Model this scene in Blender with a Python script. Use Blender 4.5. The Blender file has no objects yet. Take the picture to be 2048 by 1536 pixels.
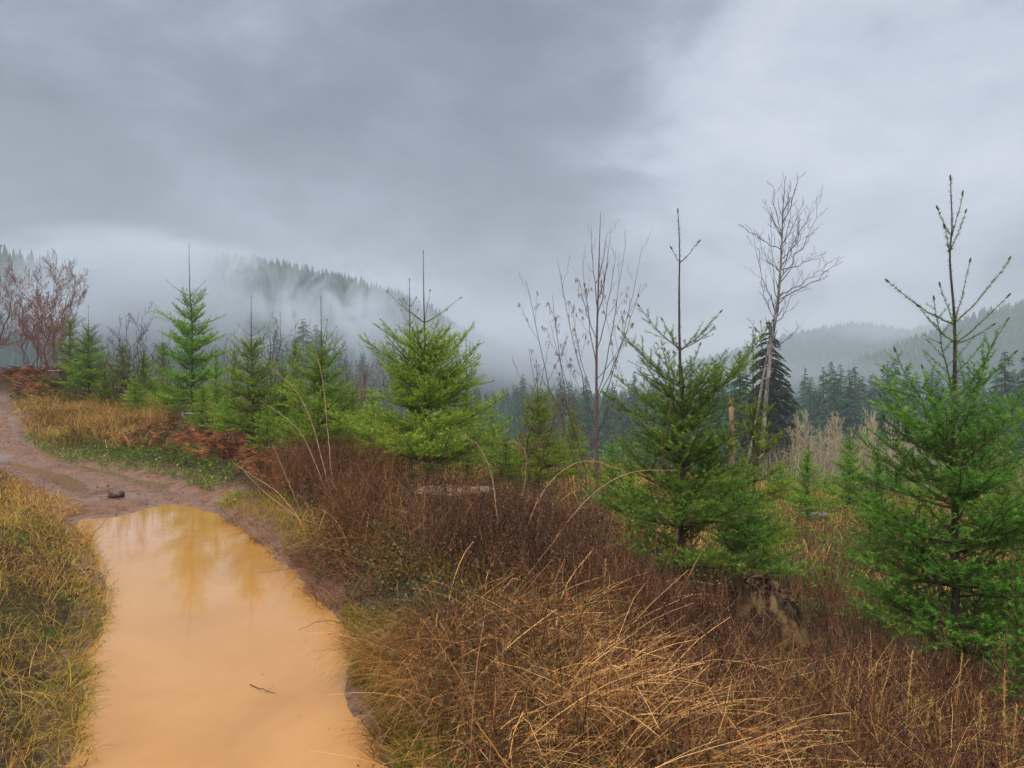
import bpy, math, random
import numpy as np
C = bpy.context
SC = C.scene
COL = SC.collection
R = math.radians

# ------------------------------------------------------------------ camera
F = 1500.0            # focal length in pixels of the 2048 px wide photograph
CZ = 1.7
cam_d = bpy.data.cameras.new('camera')
cam = bpy.data.objects.new('camera', cam_d)
COL.objects.link(cam)
cam.location = (0, 0, CZ)
cam.rotation_euler = (R(90), 0, 0)
cam_d.sensor_width = 36
cam_d.lens = F / 2048 * 36
cam_d.clip_start = 0.05
cam_d.clip_end = 12000
SC.camera = cam

# ------------------------------------------------------------------ exposure / render
SC.view_settings.view_transform = 'Standard'
SC.view_settings.look = 'None'
SC.view_settings.gamma = 1
SC.view_settings.use_curve_mapping = False
SC.view_settings.exposure = 0.68
SC.cycles.max_bounces = 7
SC.cycles.diffuse_bounces = 3
SC.cycles.glossy_bounces = 2
SC.cycles.transmission_bounces = 3
SC.cycles.volume_bounces = 3
SC.cycles.transparent_max_bounces = 6
SC.cycles.use_denoising = True
SC.cycles.volume_max_steps = 64
SC.cycles.volume_step_rate = 1.0

# ------------------------------------------------------------------ node helper
class NT:
    def __init__(s, nt):
        s.nt = nt; nt.nodes.clear()
    def n(s, typ, **kw):
        nd = s.nt.nodes.new(typ)
        for k, v in kw.items():
            if k.startswith('i_'):
                key = k[2:]
                key = int(key) if key.isdigit() else key.replace('_', ' ')
                nd.inputs[key].default_value = v
            else:
                setattr(nd, k, v)
        return nd
    def l(s, a, b):
        s.nt.links.new(a, b)
    def ramp(s, fac, stops, interp='LINEAR'):
        nd = s.nt.nodes.new('ShaderNodeValToRGB')
        cr = nd.color_ramp; cr.interpolation = interp
        while len(cr.elements) > 1: cr.elements.remove(cr.elements[-1])
        cr.elements[0].position = stops[0][0]; cr.elements[0].color = c4(stops[0][1])
        for p, c in stops[1:]:
            e = cr.elements.new(p); e.color = c4(c)
        if fac is not None: s.l(fac, nd.inputs[0])
        return nd.outputs[0]
    def math(s, op, a, b=None, clamp=False):
        nd = s.nt.nodes.new('ShaderNodeMath'); nd.operation = op; nd.use_clamp = clamp
        for i, v in enumerate((a, b)):
            if v is None: continue
            if isinstance(v, (int, float)): nd.inputs[i].default_value = v
            else: s.l(v, nd.inputs[i])
        return nd.outputs[0]
    def mix(s, fac, a, b, blend='MIX'):
        nd = s.nt.nodes.new('ShaderNodeMix'); nd.data_type = 'RGBA'; nd.blend_type = blend
        for idx, v in ((0, fac), (6, a), (7, b)):
            if isinstance(v, (int, float)): nd.inputs[idx].default_value = v
            elif isinstance(v, tuple): nd.inputs[idx].default_value = c4(v)
            else: s.l(v, nd.inputs[idx])
        return nd.outputs[2]
    def noise(s, vec, scale, detail=4, rough=.55, dist=0.0, dims='3D'):
        nd = s.nt.nodes.new('ShaderNodeTexNoise'); nd.noise_dimensions = dims
        nd.inputs['Scale'].default_value = scale; nd.inputs['Detail'].default_value = detail
        nd.inputs['Roughness'].default_value = rough; nd.inputs['Distortion'].default_value = dist
        if vec is not None: s.l(vec, nd.inputs['Vector'])
        return nd.outputs[0]
def c4(c):
    if isinstance(c, (int, float)): return (c, c, c, 1)
    return tuple(c) if len(c) == 4 else tuple(c) + (1,)

# ------------------------------------------------------------------ world: overcast sky
SUN_EL, SUN_AZ = R(48), R(200)      # azimuth clockwise from +Y
world = bpy.data.worlds.new('World')
SC.world = world
world.use_nodes = True
W = NT(world.node_tree)
out = W.n('ShaderNodeOutputWorld')
bg = W.n('ShaderNodeBackground'); bg.inputs[1].default_value = 1.0
W.l(bg.outputs[0], out.inputs[0])
sky = W.n('ShaderNodeTexSky', sky_type='NISHITA', sun_disc=False, sun_elevation=SUN_EL, sun_rotation=SUN_AZ)
tc = W.n('ShaderNodeTexCoord')
gen = tc.outputs['Generated']
sep = W.n('ShaderNodeSeparateXYZ'); W.l(gen, sep.inputs[0])
mp = W.n('ShaderNodeMapping'); mp.inputs['Scale'].default_value = (1.0, 1.0, 2.1); mp.inputs['Rotation'].default_value = (0, R(-24), 0)
W.l(gen, mp.inputs[0])
n1 = W.noise(mp.outputs[0], 2.6, 7, .58, .55)
n2 = W.noise(mp.outputs[0], 6.5, 5, .6, .2)
# broad brightening of the cloud deck towards one side
def blob(d, r):
    v = W.n('ShaderNodeVectorMath', operation='DISTANCE')
    W.l(gen, v.inputs[0]); v.inputs[1].default_value = d
    m = W.n('ShaderNodeMapRange', interpolation_type='SMOOTHSTEP')
    W.l(v.outputs['Value'], m.inputs[0]); m.inputs[1].default_value = 0; m.inputs[2].default_value = r
    m.inputs[3].default_value = 1; m.inputs[4].default_value = 0
    return m.outputs[0]
b1 = blob((0.40, 0.86, 0.28), .46)      # bright patch
b2 = blob((-0.05, 0.93, 0.37), .34)     # dark patch
b4 = blob((-0.45, 0.85, 0.26), .30)
b3 = blob((0.52, 0.83, 0.22), .20)
v = W.math('MULTIPLY', n1, .48)
v = W.math('ADD', v, W.math('MULTIPLY', n2, .42))
v = W.math('ADD', v, W.math('MULTIPLY', b1, .24))
v = W.math('ADD', v, W.math('MULTIPLY', b2, -.17))
v = W.math('ADD', v, W.math('MULTIPLY', b4, -.09))
v = W.math('ADD', v, W.math('MULTIPLY', b3, .0))
cl = W.ramp(v, [(.26, (.124, .148, .188)), (.38, (.162, .188, .234)), (.48, (.218, .248, .304)), (.60, (.345, .378, .445)), (.74, (.435, .465, .53))])
# cloud deck is brighter overhead, as under any overcast
zz = W.n('ShaderNodeMapRange', interpolation_type='SMOOTHSTEP'); W.l(sep.outputs[2], zz.inputs[0])
zz.inputs[1].default_value = .48; zz.inputs[2].default_value = .95; zz.inputs[3].default_value = 1.0; zz.inputs[4].default_value = 6.8
hsv = W.n('ShaderNodeVectorMath', operation='SCALE'); W.l(cl, hsv.inputs[0]); W.l(zz.outputs[0], hsv.inputs['Scale'])
skys = W.n('ShaderNodeVectorMath', operation='SCALE'); W.l(sky.outputs[0], skys.inputs[0]); skys.inputs['Scale'].default_value = .08
up = W.n('ShaderNodeMapRange', interpolation_type='SMOOTHSTEP'); W.l(sep.outputs[2], up.inputs[0])
up.inputs[1].default_value = .46; up.inputs[2].default_value = .62
warm = W.mix(up.outputs[0], hsv.outputs[0], W.mix(1.0, hsv.outputs[0], (1.17, 1.0, .82), 'MULTIPLY'))
fin = W.mix(.95, skys.outputs[0], warm)
W.l(fin, bg.inputs[0])

sun_d = bpy.data.lights.new('sun', 'SUN'); sun_d.energy = 1.5; sun_d.angle = R(25); sun_d.color = (1.0, .96, .90)
sun = bpy.data.objects.new('sun', sun_d); COL.objects.link(sun)
sun.rotation_euler = (R(90) - SUN_EL, 0, -SUN_AZ + math.pi)

# ------------------------------------------------------------------ object helpers
def tag(o, label=None, cat=None, group=None, kind=None):
    if label: o['label'] = label
    if cat: o['category'] = cat
    if group: o['group'] = group
    if kind: o['kind'] = kind
    return o
def empty(name, loc, label, cat, group=None, rz=0):
    o = bpy.data.objects.new(name, None); COL.objects.link(o)
    o.location = loc; o.rotation_euler = (0, 0, rz); o.empty_display_size = .2
    return tag(o, label, cat, group)
def nmesh(name, V, polys, mat, attrs=None, smooth=False):
    """polys: list of int arrays (n,3) / (n,4)"""
    me = bpy.data.meshes.new(name)
    V = np.ascontiguousarray(V, dtype=np.float32)
    me.vertices.add(len(V)); me.vertices.foreach_set('co', V.ravel())
    polys = [np.asarray(p, dtype=np.int32) for p in polys if len(p)]
    loops = np.concatenate([p.ravel() for p in polys]) if polys else np.zeros(0, np.int32)
    sizes = np.concatenate([np.full(len(p), p.shape[1], np.int32) for p in polys]) if polys else np.zeros(0, np.int32)
    starts = np.concatenate([[0], np.cumsum(sizes)[:-1]]).astype(np.int32)
    me.loops.add(len(loops)); me.loops.foreach_set('vertex_index', loops)
    me.polygons.add(len(sizes)); me.polygons.foreach_set('loop_start', starts)
    me.polygons.foreach_set('loop_total', sizes)
    if smooth: me.polygons.foreach_set('use_smooth', np.ones(len(sizes), dtype=bool))
    for k, a in (attrs or {}).items():
        at = me.attributes.new(k, 'FLOAT', 'POINT'); at.data.foreach_set('value', np.ascontiguousarray(a, dtype=np.float32))
    me.update(calc_edges=True)
    me.materials.append(mat)
    return me
def obj(name, me, parent=None, loc=None):
    o = bpy.data.objects.new(name, me); COL.objects.link(o)
    if parent: o.parent = parent
    if loc is not None: o.location = loc
    return o
def copy_tree(o, loc, rz, sc, label, group, parent=None):
    c = o.copy(); COL.objects.link(c); c.parent = parent
    if parent is None:
        c.location = loc; c.rotation_euler = (0, 0, rz); c.scale = sc
        if label: c['label'] = label
        if group: c['group'] = group
    for ch in list(o.children):
        copy_tree(ch, None, 0, None, None, None, c)
    return c

def crown_mesh(name, parts, origin=None):
    """one mesh from several Geo collections, each with its own material"""
    Vs = []; T = []; Q = []; A = []; mt = []; mq = []; n = 0
    for k, (g, m_) in enumerate(parts):
        Vs += g.V; A += g.A
        for t_ in g.T: T.append(t_ + n); mt.append(np.full(len(t_), k))
        for q_ in g.Q: Q.append(q_ + n); mq.append(np.full(len(q_), k))
        n += g.n
    P = []; mi = []
    if T: P.append(np.concatenate(T)); mi.append(np.concatenate(mt))
    if Q: P.append(np.concatenate(Q)); mi.append(np.concatenate(mq))
    me = nmesh(name, np.concatenate(Vs), P, parts[0][1], {'rnd': np.concatenate(A)})
    for g, m_ in parts[1:]: me.materials.append(m_)
    me.polygons.foreach_set('material_index', np.concatenate(mi).astype(np.int32))
    return me
class Geo:
    """collects numpy geometry"""
    def __init__(s): s.V = []; s.T = []; s.Q = []; s.A = []; s.n = 0
    def add(s, V, tris=None, quads=None, a=None):
        V = np.asarray(V, dtype=float).reshape(-1, 3)
        if tris is not None and len(tris): s.T.append(np.asarray(tris) + s.n)
        if quads is not None and len(quads): s.Q.append(np.asarray(quads) + s.n)
        s.V.append(V); s.A.append(np.full(len(V), .5) if a is None else np.broadcast_to(np.asarray(a, float), (len(V),)))
        s.n += len(V)
    def mesh(s, name, mat, smooth=False, origin=None):
        V = np.concatenate(s.V)
        if origin is not None: V = V - np.asarray(origin)
        P = []
        if s.T: P.append(np.concatenate(s.T))
        if s.Q: P.append(np.concatenate(s.Q))
        return nmesh(name, V, P, mat, {'rnd': np.concatenate(s.A)}, smooth)
def norm(v):
    return v / np.maximum(np.linalg.norm(v, axis=-1, keepdims=True), 1e-9)
def perp(d):
    ref = np.where(np.abs(d[..., 2:3]) > .9, np.array([1., 0, 0]), np.array([0, 0, 1.]))
    u = norm(np.cross(d, ref)); v = np.cross(d, u)
    return u, v
def prisms(g, P0, P1, R0, R1, k=4, a=.5):
    """every segment a k-sided tapered prism"""
    P0 = np.asarray(P0, float); P1 = np.asarray(P1, float); n = len(P0)
    if n == 0: return
    R0 = np.broadcast_to(R0, (n,)); R1 = np.broadcast_to(R1, (n,))
    d = norm(P1 - P0); u, v = perp(d)
    th = np.arange(k) * 2 * np.pi / k
    ring = u[:, None] * np.cos(th)[None, :, None] + v[:, None] * np.sin(th)[None, :, None]
    A = P0[:, None] + ring * R0[:, None, None]; B = P1[:, None] + ring * R1[:, None, None]
    V = np.concatenate([A, B], 1).reshape(-1, 3)
    i = np.arange(k); j = (i + 1) % k
    q = np.stack([i, j, j + k, i + k], 1)
    Q = (q[None] + (np.arange(n) * 2 * k)[:, None, None]).reshape(-1, 4)
    aa = np.repeat(np.broadcast_to(a, (n,)), 2 * k)
    g.add(V, quads=Q, a=aa)
def tube(g, pts, rad, k=8, a=.5, cap=True, rough=0.0, rng=None):
    pts = np.asarray(pts, float); n = len(pts); rad = np.broadcast_to(rad, (n,))
    d = np.gradient(pts, axis=0); d = norm(d)
    u = perp(d[:1])[0][0]; V = []
    th = np.arange(k) * 2 * np.pi / k
    for i in range(n):
        u = u - d[i] * np.dot(u, d[i]); u = u / np.linalg.norm(u); w = np.cross(d[i], u)
        rr = np.full(k, rad[i])
        if rough and rng is not None: rr = rr * (1 + rng.normal(0, rough, k))
        V.append(pts[i] + rr[:, None] * (u * np.cos(th)[:, None] + w * np.sin(th)[:, None]))
    V = np.concatenate(V); i = np.arange(k); j = (i + 1) % k
    Q = np.concatenate([np.stack([i, j, j + k, i + k], 1) + m * k for m in range(n - 1)])
    T = None
    if cap:
        V = np.concatenate([V, pts[-1:], pts[:1]])
        c = len(V) - 2; T = np.concatenate([np.stack([i + (n - 1) * k, j + (n - 1) * k, np.full(k, c)], 1), np.stack([j, i, np.full(k, c + 1)], 1)])
    g.add(V, tris=T, quads=Q, a=a)
def spline(P, n):
    P = np.asarray(P, float); m = len(P)
    if m == 2:
        t = np.linspace(0, 1, n)[:, None]; return P[0] * (1 - t) + P[1] * t
    Q = np.vstack([2 * P[0] - P[1], P, 2 * P[-1] - P[-2]])
    o = []
    for t in np.linspace(0, m - 1 - 1e-6, n):
        i = int(t); f = t - i; a, b, c, d = Q[i], Q[i + 1], Q[i + 2], Q[i + 3]
        o.append(.5 * ((2 * b) + (-a + c) * f + (2 * a - 5 * b + 4 * c - d) * f * f + (-a + 3 * b - 3 * c + d) * f ** 3))
    return np.array(o)
def PW(px, py, Y):
    return np.array([(px - 1024) / F * Y, Y, CZ + (768 - py) / F * Y])

# value noise
_rs = np.random.RandomState(5)
_tab = _rs.rand(256, 256)
def vnoise(x, y, s):
    x = np.asarray(x) / s + 1000.3; y = np.asarray(y) / s + 1000.7
    xi = np.floor(x).astype(int); yi = np.floor(y).astype(int); fx = x - xi; fy = y - yi
    fx = fx * fx * (3 - 2 * fx); fy = fy * fy * (3 - 2 * fy)
    t = lambda a, b: _tab[a % 256, b % 256]
    return (t(xi, yi) * (1 - fx) + t(xi + 1, yi) * fx) * (1 - fy) + (t(xi, yi + 1) * (1 - fx) + t(xi + 1, yi + 1) * fx) * fy - .5
def fbm(x, y, s, o=4):
    r = 0; a = 1
    for i in range(o):
        r = r + a * vnoise(x + 17.3 * i, y - 9.1 * i, s); a *= .5; s *= .5
    return r
def sstep(a, b, x):
    t = np.clip((x - a) / (b - a), 0, 1); return t * t * (3 - 2 * t)

# ------------------------------------------------------------------ terrain height
CTRL = np.array([
 (-3.2,3.3,.22),(-4.2,5.3,.30),(-5.5,7.5,.30),(-7,9,.30),(-9,11,.32),(-6,3,.4),(-10,6,.5),(-15,12,.7),(-20,20,1.2),(-30,20,1.9),(-2.6,1.5,.2),
 (-1.27,3.3,.0),(-2.1,5.3,.0),(-3.2,7.5,.0),(-4.7,9.6,.0),(-6.2,11.7,.02),(-9.3,15.3,.08),(-12.5,18.7,.35),(-14,21,.8),(-16,24,1.15),(-24,27,1.7),
 (.1,3.3,.22),(-.4,5.3,.26),(-1.4,7.5,.28),(-2.6,9.6,.3),(-4,11.8,.26),(-6.3,14.2,.3),(-8,17,.5),(-9.6,18.2,.6),(-12,22,.95),(-11.5,26,1.3),
 (-8.6,20,.75),(-5.6,16,.5),(-3.4,13.5,.32),(-1.2,10.5,.15),(-15,26,1.75),(-19,29,2.2),(-26,33,2.7),
 (1.5,3,.05),(1,5,.02),(0,7,.12),(0,10,.08),(2,6,-.35),(3.2,5.5,-.6),(5,5,-.95),(5,3,-.8),(3,3,-.35),(1.5,7,-.3),(1.4,12,-.6),(6.3,15.7,-1.25),(8,10,-1.35),
 (12,32,-2.6),(20,50,-4.4),(0,20,-.4),(0,40,-2.6),(-5,30,.2),(-10,40,-.6),(-20,45,.6),(30,60,-6.5),(0,60,-6),(-20,60,-3.5),(30,20,-4.2),(20,10,-3.2),
 (10,3,-1.7),(-40,40,2.4),(-40,60,0),(0,-5,0),(-10,-5,.6),(10,-5,-1.5),(0,0,0),(2,0,-.1),(-45,0,2.5),(45,0,-6),(45,45,-7)], float)
def _phi(r): return np.sqrt(r * r + 1.0)
def _rbf():
    n = len(CTRL); d = np.hypot(CTRL[:, None, 0] - CTRL[None, :, 0], CTRL[:, None, 1] - CTRL[None, :, 1])
    A = np.zeros((n + 3, n + 3)); A[:n, :n] = _phi(d) + np.eye(n) * -.15; A[:n, n] = 1; A[:n, n + 1] = CTRL[:, 0]; A[:n, n + 2] = CTRL[:, 1]
    A[n:, :n] = A[:n, n:].T
    return np.linalg.solve(A, np.concatenate([CTRL[:, 2], [0, 0, 0]]))
WR = _rbf()
def zbase(x, y):
    r = np.zeros_like(x) + WR[-3] + WR[-2] * x + WR[-1] * y
    for i in range(len(CTRL)): r += WR[i] * _phi(np.hypot(x - CTRL[i, 0], y - CTRL[i, 1]))
    return r
def gp(px, py, z=0.0):
    Y = (CZ - z) * F / (py - 768); return ((px - 1024) / F * Y, Y)
PUD = [gp(*p) for p in [(132,1536),(140,1440),(150,1370),(168,1305),(200,1235),(203,1180),(188,1110),(160,1065),(150,1040),(215,1036),(262,1026),(290,1014),(345,1009),
       (400,1015),(450,1034),(495,1062),(550,1105),(610,1165),(655,1215),(700,1265),(712,1310),(698,1375),(725,1425),(775,1470),(790,1536)]] + [(-.42, 2.4), (-.5, 1.2), (-1.9, 1.2), (-2.05, 2.4)]
PUD = np.array(PUD)
def sdpoly(x, y, P):
    d = np.full(x.shape, 1e9); ins = np.zeros(x.shape, bool); n = len(P)
    for i in range(n):
        ax, ay = P[i]; bx, by = P[(i + 1) % n]; ex, ey = bx - ax, by - ay
        t = np.clip(((x - ax) * ex + (y - ay) * ey) / (ex * ex + ey * ey), 0, 1)
        d = np.minimum(d, np.hypot(x - ax - t * ex, y - ay - t * ey))
        if ay != by:
            c = ((ay > y) != (by > y)) & (x < (bx - ax) * (y - ay) / (by - ay) + ax); ins ^= c
    return np.where(ins, -d, d)
CL = np.array([(-1.1,-6,.0,1.0),(-1.1,0,.02,1.0),(-1.27,3.3,.02,.92),(-2.1,5.3,.02,.92),(-3.2,7.5,.02,.95),(-4.6,9.6,.03,1.0),(-5.9,11.5,.04,1.1),(-7.5,13.3,.05,.85),(-10.3,16.0,.10,.6),(-12.5,18.4,.33,.55),(-14.6,21.1,.78,.5),(-17.2,24.1,1.14,.55),(-21,26.2,1.45,.9),(-30,28,1.9,1.1)])
def path(x, y):
    """distance to the track's edge and the track's height"""
    best = np.full(x.shape, 1e9); z = np.zeros(x.shape); off = np.zeros(x.shape)
    for i in range(len(CL) - 1):
        ax, ay, az, aw = CL[i]; bx, by, bz, bw = CL[i + 1]; ex, ey = bx - ax, by - ay
        t = np.clip(((x - ax) * ex + (y - ay) * ey) / (ex * ex + ey * ey), 0, 1)
        dd = np.hypot(x - ax - t * ex, y - ay - t * ey); d = dd - (aw + (bw - aw) * t)
        m = d < best
        side = np.sign(ex * (y - ay) - ey * (x - ax))
        best = np.where(m, d, best); z = np.where(m, az + (bz - az) * t, z); off = np.where(m, dd * side, off)
    return best, z, off
def H(x, y, full=False):
    x = np.atleast_1d(np.asarray(x, float)); y = np.atleast_1d(np.asarray(y, float))
    r = np.hypot(x, y)
    f = np.minimum(1, 62 / np.maximum(r, 1e-6)); zb = zbase(x * f, y * f)
    zb = zb + fbm(x, y, 2.2, 3) * .10 * sstep(4, 9, r) + fbm(x, y, .7, 3) * .05 + fbm(x, y, 12, 3) * .8 * sstep(20, 60, r)
    w = sstep(48, 110, r)
    zv = -14.5 + fbm(x, y, 60, 3) * 3 - sstep(200, 900, r) * 8
    zb = zb * (1 - w) + zv * w
    sd = sdpoly(x, y, PUD) + fbm(x, y, .55, 4) * .11
    dp, zp, off = path(x, y)
    dpn = dp + fbm(x, y, .9, 3) * .25
    rut = -.11 * np.exp(-((off - .48 - .1 * np.sin(y * .8)) / .24) ** 2) - .10 * np.exp(-((off + .5 + .08 * np.sin(y * .7)) / .22) ** 2)
    zm = zp + .02 + rut * sstep(9.5, 13, y) + fbm(x, y, .35, 4) * .06 + fbm(x, y, 1.4, 2) * .05 + .012
    t = sstep(-.1, .55, dpn)
    z = zm * (1 - t) + zb * t
    z = np.where(sd < 0, -.14 * sstep(0, .45, -sd), z * sstep(0, .4, sd) + .012 * sstep(0, .05, sd) + .0)
    if full: return z, sd, dpn
    return z
def h1(x, y): return float(H(x, y)[0])
def ground(px, py):
    """walk a ray until it meets the ground"""
    Y = np.concatenate([np.arange(1.5, 12, .02), np.arange(12, 120, .1)])
    X = (px - 1024) / F * Y; Z = CZ + (768 - py) / F * Y
    g = H(X, Y); k = np.argmax(Z < g)
    return np.array([X[k], Y[k], g[k]])

# ------------------------------------------------------------------ materials
def mat(name):
    m = bpy.data.materials.new(name); m.use_nodes = True
    t = NT(m.node_tree); o = t.n('ShaderNodeOutputMaterial')
    return m, t, o
def foliage(name, stops, trans=.25, rough=.55, spec=.35, patch=None, hue=.008, val=.2):
    m, t, o = mat(name)
    at = t.n('ShaderNodeAttribute', attribute_name='rnd')
    col = t.ramp(at.outputs['Fac'], stops)
    oi = t.n('ShaderNodeObjectInfo')
    hs = t.n('ShaderNodeHueSaturation'); t.l(col, hs.inputs['Color'])
    t.l(t.math('ADD', t.math('MULTIPLY', oi.outputs['Random'], val), 1 - val * .5), hs.inputs['Value'])
    t.l(t.math('ADD', t.math('MULTIPLY', oi.outputs['Random'], hue), .5 - hue * .5), hs.inputs['Hue'])
    col = hs.outputs[0]
    if patch:
        g = t.n('ShaderNodeNewGeometry')
        nz = t.noise(g.outputs['Position'], patch[0], 3)
        col = t.mix(t.ramp(nz, [(.42, 0), (.62, 1)]), col, t.mix(.75, col, patch[1]))
    b = t.n('ShaderNodeBsdfPrincipled'); t.l(col, b.inputs['Base Color'])
    b.inputs['Roughness'].default_value = rough; b.inputs['Specular IOR Level'].default_value = spec * .14
    if trans:
        tr = t.n('ShaderNodeBsdfTranslucent'); t.l(col, tr.inputs[0])
        mx = t.n('ShaderNodeMixShader'); mx.inputs[0].default_value = trans
        t.l(b.outputs[0], mx.inputs[1]); t.l(tr.outputs[0], mx.inputs[2]); t.l(mx.outputs[0], o.inputs[0])
    else: t.l(b.outputs[0], o.inputs[0])
    return m
def bark(name, c1, c2, scale=30, rough=.75, c3=None, stretch=(1, 1, .25)):
    m, t, o = mat(name)
    tc = t.n('ShaderNodeTexCoord'); mp = t.n('ShaderNodeMapping'); mp.inputs['Scale'].default_value = stretch
    t.l(tc.outputs['Object'], mp.inputs[0])
    n = t.noise(mp.outputs[0], scale, 5, .65)
    col = t.ramp(n, [(.35, c1), (.62, c2)])
    if c3:
        n3 = t.noise(tc.outputs['Object'], scale * .25, 4, .6)
        col = t.mix(t.ramp(n3, [(.5, 0), (.6, 1)]), col, c3)
    b = t.n('ShaderNodeBsdfPrincipled'); t.l(col, b.inputs['Base Color']); b.inputs['Roughness'].default_value = rough; b.inputs['Specular IOR Level'].default_value = .15
    bp = t.n('ShaderNodeBump'); bp.inputs['Strength'].default_value = .6; bp.inputs['Distance'].default_value = .01
    t.l(n, bp.inputs['Height']); t.l(bp.outputs[0], b.inputs['Normal'])
    t.l(b.outputs[0], o.inputs[0])
    return m
M = {}
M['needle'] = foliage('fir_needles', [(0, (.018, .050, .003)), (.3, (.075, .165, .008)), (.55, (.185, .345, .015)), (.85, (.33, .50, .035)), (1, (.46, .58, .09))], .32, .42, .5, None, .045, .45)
M['needle_blue'] = foliage('fir_needles_cool', [(0, (.014, .045, .005)), (.3, (.055, .15, .012)), (.55, (.112, .265, .028)), (.85, (.22, .41, .055)), (1, (.36, .50, .10))], .3, .42, .5, None, .03, .3)
M['needle_far'] = foliage('conifer_needles', [(0, (.016, .045, .024)), (.6, (.042, .115, .05)), (1, (.085, .19, .08))], .12, .6, .3)
M['needle_dark'] = foliage('spruce_needles', [(0, (.016, .026, .014)), (.6, (.035, .055, .028)), (1, (.075, .08, .045))], .1, .6, .3)
M['firbark'] = bark('fir_bark', (.035, .026, .018), (.10, .075, .045), 40)
M['twig'] = foliage('fir_twig', [(0, (.05, .034, .022)), (1, (.18, .13, .05))], 0, .6, .4)
M['darkbark'] = bark('dark_bark', (.03, .022, .018), (.09, .065, .05), 30)
M['purplebark'] = bark('alder_bark', (.085, .045, .04), (.17, .11, .09), 40, .55)
M['palebark'] = bark('mottled_pale_bark', (.07, .05, .035), (.34, .31, .27), 3.2, .8, (.09, .07, .035), (1, 1, .5))
M['palewood'] = bark('pale_twigs', (.30, .235, .14), (.52, .42, .26), 6)
M['redtwig'] = bark('red_twigs', (.15, .06, .04), (.30, .13, .09), 8)
M['greytwig'] = bark('grey_twigs', (.05, .036, .03), (.12, .085, .07), 10)
M['cane'] = bark('bramble_cane', (.28, .14, .10), (.50, .32, .20), 25, .5)
M['canered'] = bark('red_cane', (.16, .05, .045), (.32, .12, .09), 25, .4)
M['stalk'] = bark('seed_stalk', (.09, .045, .025), (.20, .11, .06), 40, .6)
M['gold'] = foliage('golden_straw', [(0, (.48, .26, .07)), (1, (.76, .48, .17))], .15, .5, .3)
M['snag'] = bark('rotten_snag', (.12, .06, .035), (.36, .2, .12), 6)
M['catkin'] = foliage('catkin', [(0, (.14, .07, .03)), (1, (.24, .13, .06))], .1)
M['straw'] = foliage('straw', [(0, (.06, .028, .010)), (.3, (.22, .11, .035)), (.65, (.72, .375, .115)), (1, (.95, .58, .23))], .22, .5, .35)
M['brown'] = foliage('brown_stems', [(0, (.035, .015, .008)), (.45, (.13, .055, .024)), (.8, (.28, .13, .05)), (1, (.45, .24, .09))], .12, .6, .3)
M['seed'] = foliage('seed_heads', [(0, (.018, .010, .007)), (.7, (.07, .038, .026)), (.93, (.11, .065, .04)), (1, (.18, .13, .09))], .05, .3, .6)
M['dkstem'] = foliage('dark_stems', [(0, (.025, .010, .005)), (.6, (.13, .055, .026)), (1, (.34, .17, .075))], .05, .5, .4)
M['dkseed'] = foliage('dark_buds', [(0, (.016, .009, .007)), (.75, (.085, .04, .028)), (.97, (.14, .08, .055)), (1, (.26, .21, .17))], .05, .4, .5)
M['litter'] = foliage('leaf_litter', [(0, (.035, .018, .013)), (.35, (.10, .045, .03)), (.6, (.16, .055, .035)), (.8, (.10, .085, .035)), (.92, (.09, .16, .04)), (1, (.30, .09, .03))], .15, .4, .5)
M['greylitter'] = foliage('grey_bramble_leaves', [(0, (.03, .035, .015)), (.4, (.065, .08, .03)), (.75, (.14, .13, .06)), (.9, (.11, .05, .04)), (1, (.22, .20, .12))], .1, .5, .3)
M['grass'] = foliage('green_grass', [(0, (.03, .035, .006)), (.3, (.10, .125, .014)), (.55, (.27, .24, .028)), (.75, (.48, .30, .045)), (1, (.60, .31, .06))], .3, .45, .4)
M['golden'] = foliage('golden_grass', [(0, (.07, .035, .012)), (.4, (.28, .145, .04)), (.75, (.50, .29, .08)), (1, (.66, .43, .14))], .25, .5, .3)
M['rust'] = foliage('rusty_bracken', [(0, (.06, .02, .010)), (.5, (.22, .075, .028)), (1, (.42, .17, .06))], .15, .6, .3)
M['paletwig'] = foliage('pale_brush', [(0, (.10, .07, .045)), (.5, (.28, .21, .13)), (1, (.48, .39, .27))], .1)
M['fern'] = foliage('green_fern', [(0, (.05, .13, .03)), (1, (.12, .25, .06))], .25, .45, .4)
M['forb'] = foliage('green_forbs', [(0, (.03, .07, .012)), (.5, (.10, .20, .03)), (.85, (.22, .32, .05)), (1, (.42, .40, .05))], .3, .45, .4)
M['hillfor'] = foliage('hill_forest', [(0, (.010, .035, .022)), (.6, (.028, .085, .046)), (1, (.075, .17, .085))], 0, .7, .2)

# ground: soil and litter, mud where the track runs
m, t, o = mat('ground'); M['ground'] = m
g = t.n('ShaderNodeNewGeometry'); pos = g.outputs['Position']
am = t.n('ShaderNodeAttribute', attribute_name='mud'); aw = t.n('ShaderNodeAttribute', attribute_name='wet')
na = t.noise(pos, 1.3, 5, .6); nb = t.noise(pos, 14, 6, .65); nc = t.noise(pos, 60, 4, .7)
soil = t.ramp(nb, [(.3, (.018, .011, .008)), (.5, (.045, .028, .018)), (.62, (.085, .05, .03)), (.75, (.13, .09, .045))])
soil = t.mix(t.ramp(na, [(.48, 0), (.62, 1)]), soil, t.mix(.5, soil, (.05, .075, .018)))
mud = t.ramp(nb, [(.3, (.075, .034, .019)), (.52, (.155, .078, .047)), (.72, (.26, .150, .10))])
mud = t.mix(t.ramp(nc, [(.55, 0), (.66, .7)]), mud, (.09, .045, .028))
mud = t.mix(t.ramp(t.noise(pos, 3.2, 4, .6), [(.45, 0), (.62, .5)]), mud, (.25, .125, .070))
cm = t.mix(am.outputs['Fac'], soil, mud)
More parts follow.
